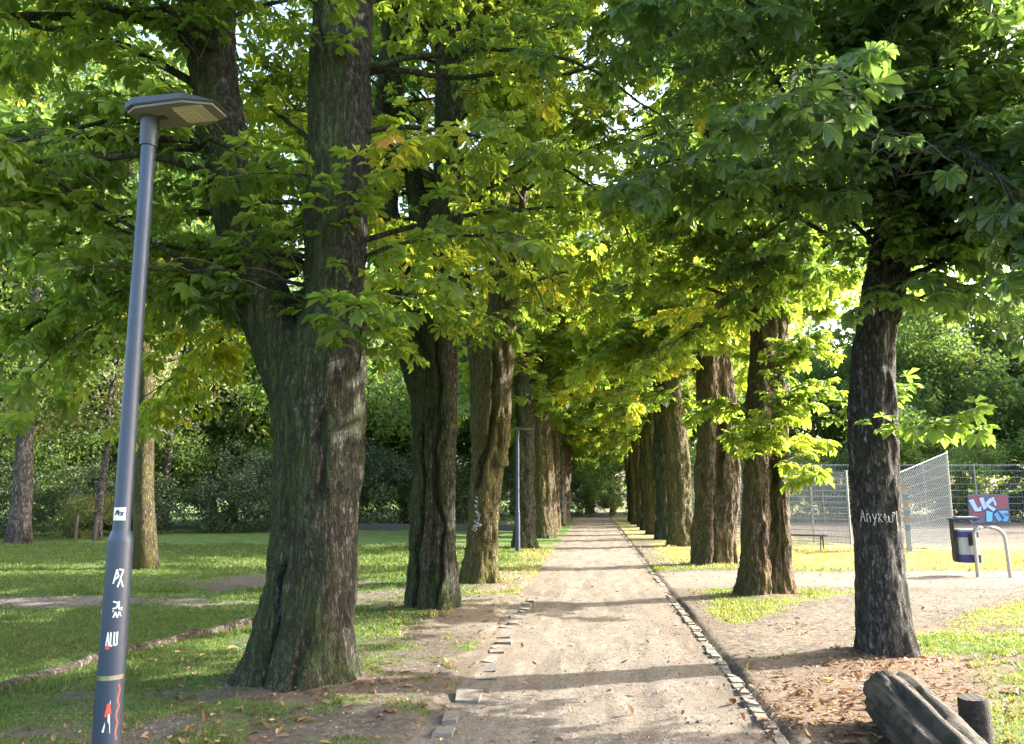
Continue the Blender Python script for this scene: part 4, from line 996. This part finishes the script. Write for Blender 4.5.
# ------------------------------------------------------------------ log, post
def log():
    P = np.array([(2.12, 6.2, .17), (2.09, 5.85, .17), (2.03, 5.4, .16), (1.92, 4.6, .15), (1.77, 3.8, .16), (1.7, 3.2, .15)])
    L = np.concatenate([[0], np.cumsum(np.linalg.norm(np.diff(P, axis=0), axis=1))]); u = np.linspace(0, L[-1], 110)
    Q = np.stack([np.interp(u, L, P[:, k]) for k in range(3)], 1); n = 72; th = np.linspace(0, 2 * math.pi, n, endpoint=False)
    T = unit(np.gradient(Q, axis=0)); A = unit(np.cross(T, np.array([0, 0, 1.]))); B = np.cross(A, T)
    r = np.interp(u, [0, .05, .3, 1, 2.2, 3.5], [.165, .195, .205, .20, .19, .18])
    dirs = np.cos(th)[None, :, None] * A[:, None] + np.sin(th)[None, :, None] * B[:, None]
    # long grooves and a hollow split on the upper side
    gsplit = np.exp(-(((th - 1.05 - .1 * np.sin(th)) / .17) ** 2))[None, :] * np.interp(u, [.2, .7, 1.6, 2.6], [.1, 1, 1, .3])[:, None] + .8 * np.exp(-(((th - 1.75) / .1) ** 2))[None, :] * np.interp(u, [0, .5, 2, 3], [.6, 1, .6, .1])[:, None]
    gr = vnoise(np.stack([np.repeat(u, n) * .7, np.tile(np.cos(th) * 4, len(u)), np.tile(np.sin(th) * 4, len(u))], 1), 7).reshape(len(u), n)
    g2 = vnoise(np.stack([np.repeat(u, n) * .9, np.tile(np.cos(th) * 15, len(u)), np.tile(np.sin(th) * 15, len(u))], 1), 8).reshape(len(u), n)
    g3 = vnoise(np.stack([np.repeat(u, n) * 3, np.tile(np.cos(th) * 34, len(u)), np.tile(np.sin(th) * 34, len(u))], 1), 9).reshape(len(u), n)
    rr = r[:, None] * (1 - .27 * gsplit + .08 * gr + .15 * (.4 - np.abs(g2)) + .05 * g3)
    V = (Q[:, None] + rr[..., None] * dirs).reshape(-1, 3)
    i = np.arange(len(u) - 1)[:, None] * n; j = np.arange(n)[None]; k = (j + 1) % n
    Qd = np.stack([i + j, i + k, i + n + k, i + n + j], -1).reshape(-1, 4)
    # rough domed ends
    c0 = len(V); V = np.concatenate([V, [Q[0] - T[0] * .015, Q[-1]]])
    tri = np.array([((a + 1) % n, a, c0) for a in range(n)] + [((len(u) - 1) * n + a, (len(u) - 1) * n + (a + 1) % n, c0 + 1) for a in range(n)])
    return mesh_np('log', V, [Qd, tri], [M['logwood']], smooth=True)
t = NT('weathered log'); o = t.tc()
m = t.map(o, (1, .09, 1)); n1 = t.noise(m, 34, 6, .7); nb_ = t.noise(o, 4, 4, .6); n3 = t.noise(o, 70, 4, .7)
c = t.mix(t.ramp(n1, [(.38, 0), (.62, 1)]), (.007, .006, .005), (.062, .052, .041))
nz_ = t.n('ShaderNodeSeparateXYZ', ins={0: t.n('ShaderNodeNewGeometry').outputs['Normal']}).outputs[2]
c = t.mix(t.math('MULTIPLY', t.ramp(t.math('ADD', nb_, t.math('MULTIPLY', nz_, .18)), [(.55, 0), (.68, 1)]), .7), c, (.13, .105, .08))
c = t.mix(t.math('MULTIPLY', t.ramp(t.noise(o, 7, 4), [(.5, 0), (.65, 1)]), .55), c, (.04, .05, .018))
M['logwood'] = t.out(t.bsdf(**{'Base Color': c, 'Roughness': .9, 'Normal': t.bump(t.math('ADD', n1, t.math('MULTIPLY', n3, .4)), 1.0, .05)}))
tag(link('log', log()), 'weathered dark split log lying on dead leaves in front of the grey trunk', 'log')
mb = MB(); pts = []; 
mb.tube([(0, 0, -.1), (0, 0, .05), (.005, 0, .2), (.01, 0, .315), (.01, 0, .335)], [.098, .097, .095, .094, .086], 26)
post = mb.build('wooden_post', M['logwood'], smooth=True, loc=(2.53, 5.8, -.06)); post.rotation_euler = (R(3), R(-5), 0)
post.name = 'wooden_post'; tag(post, 'short grey sawn-off post standing beside the lying log', 'post')

# scribble on the grey trunk: white letters wrapped on the bark
def trunk_scribble(root, stem, z0, h, width, strokes, label_name, mat, w=.008, y_side=-1, lift=.035):
    mb = MB()
    S = np.array(stem)
    def pt(u, v):
        z = z0 + v * h; x0 = np.interp(z, S[:, 2], S[:, 0]); y0 = np.interp(z, S[:, 2], S[:, 1]); r = np.interp(z, S[:, 2], S[:, 3]) + lift
        a = -math.pi / 2 + R(-55) + u * width
        return np.array((x0 + math.cos(a) * r, y0 + math.sin(a) * r, z))
    for st in strokes:
        for (u0, v0), (u1, v1) in zip(st[:-1], st[1:]):
            m = 4
            for k in range(m):
                a = pt(u0 + (u1 - u0) * k / m, v0 + (v1 - v0) * k / m); b2 = pt(u0 + (u1 - u0) * (k + 1) / m, v0 + (v1 - v0) * (k + 1) / m)
                if random.random() > .14: mb.tube(np.array([a, b2]), w * random.uniform(.6, 1.25), 5)
    return mb.build(label_name, mat, root)
M['chalk'] = plain('white paint', (.5, .49, .47), .8, 0, 60, .7)
word = [[(0, 0), (.06, 1), (.13, 0)], [(.02, .4), (.1, .4)], [(.18, .7), (.18, 0)], [(.18, .6), (.25, .7), (.27, 0)], [(.32, .7), (.37, .2)], [(.43, .7), (.34, -.3)], [(.47, 0), (.48, .7), (.55, .6), (.48, .35), (.56, 0)], [(.6, .3), (.67, .4), (.63, .7), (.6, .3), (.68, 0)], [(.72, .7), (.73, 0), (.8, 0)], [(.84, 0), (.85, .8), (.93, .75), (.87, .5)], [(.97, .9), (.97, .2), (1.0, -.8)]]
trunk_scribble(r1_root, R1, 1.36, .12, R(85), word, 'painted_lettering', M['chalk'], .005, lift=.010)
rq = random.Random(8); zz_ = [(.55 + rq.uniform(-.25, .25), 1 - k / 16) for k in range(17)]
trunk_scribble(l3_root, L3, 1.0, .62, R(70), [zz_, [(p[0] + .18 * rq.uniform(.3, 1), p[1] - .03) for p in zz_]], 'painted_lettering', M['chalk'], .011, lift=.012)

# ------------------------------------------------------------------ litter bin on its hoop
M['galv'] = metal('galvanised pipe', (.42, .40, .36), .4, .8)
M['binblue'] = plain('blue plastic', (.022, .03, .15), .45, 0, 9, .5)
M['bingrey'] = plain('grey bin shell', (.40, .41, .43), .45, .3, 7, .6)
M['dark'] = plain('dark plastic', (.02, .02, .025), .5)
hy = 17.0
hp = MB(); pts = [(7.70, hy, -.1), (7.70, hy, .6)] 
for k in range(9):
    a = math.pi - k / 8 * math.pi / 2; pts.append((7.70 + .14 + math.cos(a) * .14, hy, .86 + math.sin(a) * .14))
for k in range(9):
    a = math.pi / 2 - k / 8 * math.pi / 2; pts.append((8.05 + math.cos(a) * .24, hy, .76 + math.sin(a) * .24))
pts += [(8.31, hy, .3), (8.33, hy, -.1)]
hp.tube(np.array(pts), .038, 12); tag(hp.build('pipe_hoop', M['galv'], smooth=True), 'bent grey steel pipe hoop standing in the grass, carrying the litter bin', 'hoop barrier')
bn = empty('litter_bin', (7.64, 17.24, .1)); bn.scale = (.88, .88, .88); tag(bn, 'grey litter bin with blue bands hung on the steel hoop', 'litter bin')
def rounded(w, d, r, n=5):
    out = []
    for cx, cy, a0 in ((w / 2 - r, d / 2 - r, 0), (-w / 2 + r, d / 2 - r, 90), (-w / 2 + r, -d / 2 + r, 180), (w / 2 - r, -d / 2 + r, 270)):
        for k in range(n + 1): a = R(a0 + 90 * k / n); out.append((cx + math.cos(a) * r, cy + math.sin(a) * r))
    return out
mb = MB(); mb.prism(rounded(.46, .34, .07), .30, .98); mb.build('shell', M['bingrey'], bn, smooth=True)
mb = MB(); mb.prism(rounded(.52, .39, .08), .22, .40); mb.build('lower_band', M['binblue'], bn, smooth=True)
mb = MB(); mb.prism(rounded(.50, .38, .08), .80, .93); mb.build('upper_band', M['binblue'], bn, smooth=True)
mb = MB(); mb.box((.02, -.195, .74), (.09, .03, .26), bev=.01); mb.build('lock_strap', M['dark'], bn)
mb = MB(); mb.box((-.27, 0, .6), (.05, .22, .7), bev=.01); mb.box((-.29, 0, .97), (.03, .2, .46), bev=.008); mb.build('bracket', M['dark'], bn)
mb = MB(); mb.box((-.02, 0, 1.22), (.60, .42, .035), ry=R(-1), bev=.014); ld = mb.build('lid', M['binblue'], bn)
mb = MB(); mb.box((0.02, 0, 1.255), (.46, .32, .035), bev=.014); mb.build('lid_top', M['bingrey'], ld)
mb = MB(); mb.box((.24, 0, 1.205), (.07, .1, .07), bev=.01); mb.build('lid_lock', M['dark'], ld)

# ------------------------------------------------------------------ park bench behind the two-stemmed tree
M['benchwood'] = bark_mat('bench slats', (.16, .11, .07), (.33, .25, .17), (.2, .16, .1), .0, fine=2)
M['iron'] = plain('bench iron', (.03, .03, .032), .5, .4)
bench = empty('park_bench', (6.25, 25.2, 0), R(158)); tag(bench, 'backless park bench with wooden slats and curved black legs before the court fence', 'bench')
mb = MB()
for k in range(4): mb.box((0, -.2 + k * .125, .46 + (.01 if k in (0, 3) else 0)), (1.7, .105, .035), bev=.008)
mb.build('seat', M['benchwood'], bench)
for sx in (-.68, .68):
    mb = MB()
    mb.tube([(sx, -.30, .02), (sx, -.31, .2), (sx, -.24, .36), (sx, -.18, .43)], .022, 8); mb.tube([(sx, .42, .02), (sx, .3, .2), (sx, .22, .36), (sx, .18, .43)], .022, 8); mb.tube([(sx, -.22, .425), (sx, .26, .425)], .02, 8)
    mb.box((sx, -.27, .01), (.06, .12, .025)); mb.box((sx, .42, .01), (.06, .12, .025)); mb.build('leg_frame', M['iron'], bench, smooth=True)

# ------------------------------------------------------------------ ball court fences
M['wire'] = metal('fence wire', (.28, .30, .33), .45, .6)
M['fpost'] = metal('fence post', (.38, .39, .38), .45, .6)
def bar_fence(name, A, B, h0, h1, label, nposts, dx=.05, dz=.2, wire=.004, diamond=False, wm='wire'):
    A = np.array(A, float); B = np.array(B, float); L = np.linalg.norm(B - A); u = (B - A) / L
    root = empty(name, (A[0], A[1], 0), math.atan2(u[1], u[0])); tag(root, label, 'fence')
    mb = MB()
    def hh(x): return h0 + (h1 - h0) * x / L
    def bar(p, q, r):
        p = np.array(p); q = np.array(q); d = unit(q - p); a = unit(np.cross(d, (0, 1.0, .001))); b2 = np.cross(d, a)
        V = [p + a * r, p + b2 * r, p - a * r, p - b2 * r, q + a * r, q + b2 * r, q - a * r, q - b2 * r]
        mb.add(V, [(0, 1, 5, 4), (1, 2, 6, 5), (2, 3, 7, 6), (3, 0, 4, 7)])
    if diamond:
        s = dx; x = -max(h0, h1)
        while x < L:
            for sg in (1, -1):
                # line through (x,0) going up with slope sg
                x0, x1 = (x, x + max(h0, h1)) if sg > 0 else (x + max(h0, h1), x)
                def zz(xx): return (xx - x0) * sg
                lo, hi = max(0, min(x0, x1)), min(L, max(x0, x1))
                a_, b_ = (lo, zz(lo)), (hi, zz(hi))
                pts = []
                for xx in np.linspace(lo, hi, 24):
                    if 0.03 <= zz(xx) <= hh(xx): pts.append((xx, zz(xx)))
                if len(pts) > 1: bar((pts[0][0], 0, pts[0][1]), (pts[-1][0], 0, pts[-1][1]), wire)
            x += s
        bar((0, 0, .04), (L, 0, .04), .008); bar((0, 0, h0), (L, 0, h1), .012)
        for k in range(1, 9):
            z = k * h0 / 9; bar((0, .012, z), (L, .012, z * h1 / h0), wire)
    else:
        for x in np.arange(dx / 2, L, dx): bar((x, 0, .04), (x, 0, hh(x)), wire)
        for k in range(int(h0 / dz) + 1):
            z = .06 + k * dz; bar((0, .01, z), (L, .01, z), wire * 1.5)
        bar((0, .01, h0 - .02), (L, .01, h1 - .02), wire * 2)
    mb.build('mesh_panel', M[wm], root)
    for k in range(nposts):
        x = L * k / (nposts - 1); pb = MB(); pb.tube([(x, .045, -.1), (x, .045, hh(x) + .06)], .032, 10); pb.build('fence_post', M['fpost'], root, smooth=True)
    return root
bar_fence('court_fence', (3.9, 33.2), (8.75, 28.3), 2.45, 2.5, 'long grey bar-mesh fence of the ball court behind the park bench', 6, .05, .2, .010)
bar_fence('mesh_fence', (9.25, 24.9), (11.3, 26.2), 2.35, 3.05, 'tall diamond-mesh fence panel with sloping top left of the litter bin', 2, .10, .2, .010, True, 'fpost')
bar_fence('back_fence', (11.0, 50), (36, 52), 3.6, 3.6, 'tall thin wire fence at the far side of the ball court behind the graffiti board', 9, .16, .4, .006)
# painted marker board between fences (orange and blue stripes)
M['orange'] = plain('orange paint', (.42, .25, .17), .7, 0, 8, .5); M['blue2'] = plain('blue paint', (.16, .25, .32), .7, 0, 8, .5); M['cream'] = plain('cream paint', (.36, .35, .32), .7, 0, 8, .5)
sb = empty('striped_board', (9.32, 24.7, 0), R(-10)); tag(sb, 'narrow upright board with orange and blue bands at the end of the mesh fence', 'board')
mb = MB(); mb.box((0, 0, 1.0), (.13, .05, 2.1), bev=.01); mb.build('board', M['cream'], sb)
for z, c_ in ((1.95, 'orange'), (1.62, 'blue2'), (1.40, 'orange'), (1.16, 'blue2'), (.96, 'orange'), (.72, 'blue2')):
    mb = MB(); mb.box((0, -.028, z), (.132, .01, .17)); mb.build('painted_band', M[c_], sb)
# graffiti board
gb = empty('graffiti_board', (23.9, 50.6, 0), 0); tag(gb, 'low board painted with blue and white graffiti letters before the far trees', 'graffiti board')
M['gbase'] = plain('graffiti ground', (.17, .16, .22), .6, 0, 3, .5); M['gwhite'] = plain('graffiti pale blue', (.55, .64, .84), .6, 0, 4, .2); M['gblue'] = plain('graffiti blue', (.16, .42, .7), .6, 0, 4, .3)
M['gred'] = plain('graffiti red', (.34, .1, .12), .6, 0, 5, .4); M['gcyan'] = plain('graffiti cyan', (.25, .6, .72), .6); M['gink'] = plain('graffiti ink', (.03, .03, .09), .6)
mb = MB(); mb.box((0, 0, .95), (2.35, .12, 1.75), bev=.01); mb.build('panel', M['gbase'], gb)
for sx in (-1.0, 1.0):
    mb = MB(); mb.box((sx, .1, .85), (.08, .08, 1.9)); mb.build('board_leg', M['fpost'], gb)
def gshape(name, polys, mat, y):
    mb = MB()
    for pl in polys:
        pl = [(-1.15 + u * 2.3, .1 + v * 1.7) for u, v in pl]; mb.prism(pl, y, y - .006, 'y')
    return mb.build(name, M[mat], gb)
Lp = [(.0, .80), (.12, .86), (.22, .52), (.31, .60), (.31, .42), (.14, .40)]
Kp = [[(.27, .88), (.38, .92), (.45, .52), (.36, .46)], [(.40, .70), (.56, .90), (.62, .80), (.50, .64), (.68, .50), (.60, .40), (.43, .60)], [(.58, .92), (.64, .92), (.70, .66), (.66, .58)]]
Sp = [[(.42, .44), (.58, .38), (.54, .05), (.40, .04)], [(.60, .30), (.70, .40), (.80, .10), (.70, .04)], [(.70, .44), (.98, .44), (.96, .34), (.82, .32), (.98, .22), (.92, .05), (.80, .06), (.86, .2)]]
def grow(pl, k=.03):
    c = np.mean(np.array(pl), 0); return [tuple(np.array(p) + unit(np.array(p) - c) * k) for p in pl]
for pl in ([(.0, .95), (.3, .99), (.34, .7), (.1, .55)], [(.62, .98), (.98, .98), (.98, .5), (.7, .5)], [(.02, .45), (.36, .42), (.34, .2), (.04, .22)]): gshape('red_blotch', [pl], 'gred', -.061)
gshape('outline_print', [grow(p) for p in [Lp] + Kp + Sp], 'gink', -.068)
gshape('pale_lettering', [Lp] + Kp, 'gwhite', -.076)
gshape('blue_lettering', Sp[1:], 'gblue', -.076)
gshape('cyan_print', Sp[:1] + [[(.74, .42), (.94, .42), (.9, .36), (.8, .36)]], 'gcyan', -.084)

# ------------------------------------------------------------------ camera, light, render settings
cam = bpy.data.cameras.new('camera'); co = bpy.data.objects.new('camera', cam); COL.objects.link(co)
cam.sensor_width = 36; cam.lens = FPX / 1024 * 36; cam.clip_end = 2000; cam.clip_start = .05
co.location = (0, 0, HC); co.rotation_euler = (math.pi / 2 + TH, 0, PS); SC.camera = co
SUN_AZ, SUN_EL = R(68), R(28)
d = Vector((math.sin(SUN_AZ) * math.cos(SUN_EL), math.cos(SUN_AZ) * math.cos(SUN_EL), math.sin(SUN_EL)))
sl = bpy.data.lights.new('sun', 'SUN'); sl.energy = 3.1; sl.angle = R(.53); sl.color = (1, .95, .85)
so = bpy.data.objects.new('sun', sl); COL.objects.link(so); so.rotation_euler = d.to_track_quat('Z', 'Y').to_euler()
w = bpy.data.worlds.new('World'); SC.world = w; w.use_nodes = True
nt = w.node_tree; bgn = nt.nodes['Background']; sky = nt.nodes.new('ShaderNodeTexSky'); sky.sky_type = 'NISHITA'; sky.sun_disc = False
sky.sun_elevation = SUN_EL; sky.sun_rotation = SUN_AZ; sky.air_density = 1.0; sky.dust_density = 5.0
nt.links.new(sky.outputs[0], bgn.inputs[0]); bgn.inputs[1].default_value = .15
SC.view_settings.view_transform = 'Standard'; SC.view_settings.look = 'None'; SC.view_settings.exposure = 2.95; SC.view_settings.gamma = 1
SC.render.filter_size = .85
cy = SC.cycles
cy.max_bounces = 7; cy.diffuse_bounces = 4; cy.transmission_bounces = 4; cy.glossy_bounces = 2; cy.use_denoising = True
cy.sample_clamp_indirect = 1.2; cy.denoising_input_passes = 'RGB_ALBEDO_NORMAL'; cy.denoising_prefilter = 'NONE'
print('LEAVES', LEAVES, 'VERTS', sum(len(m.vertices) for m in bpy.data.meshes))
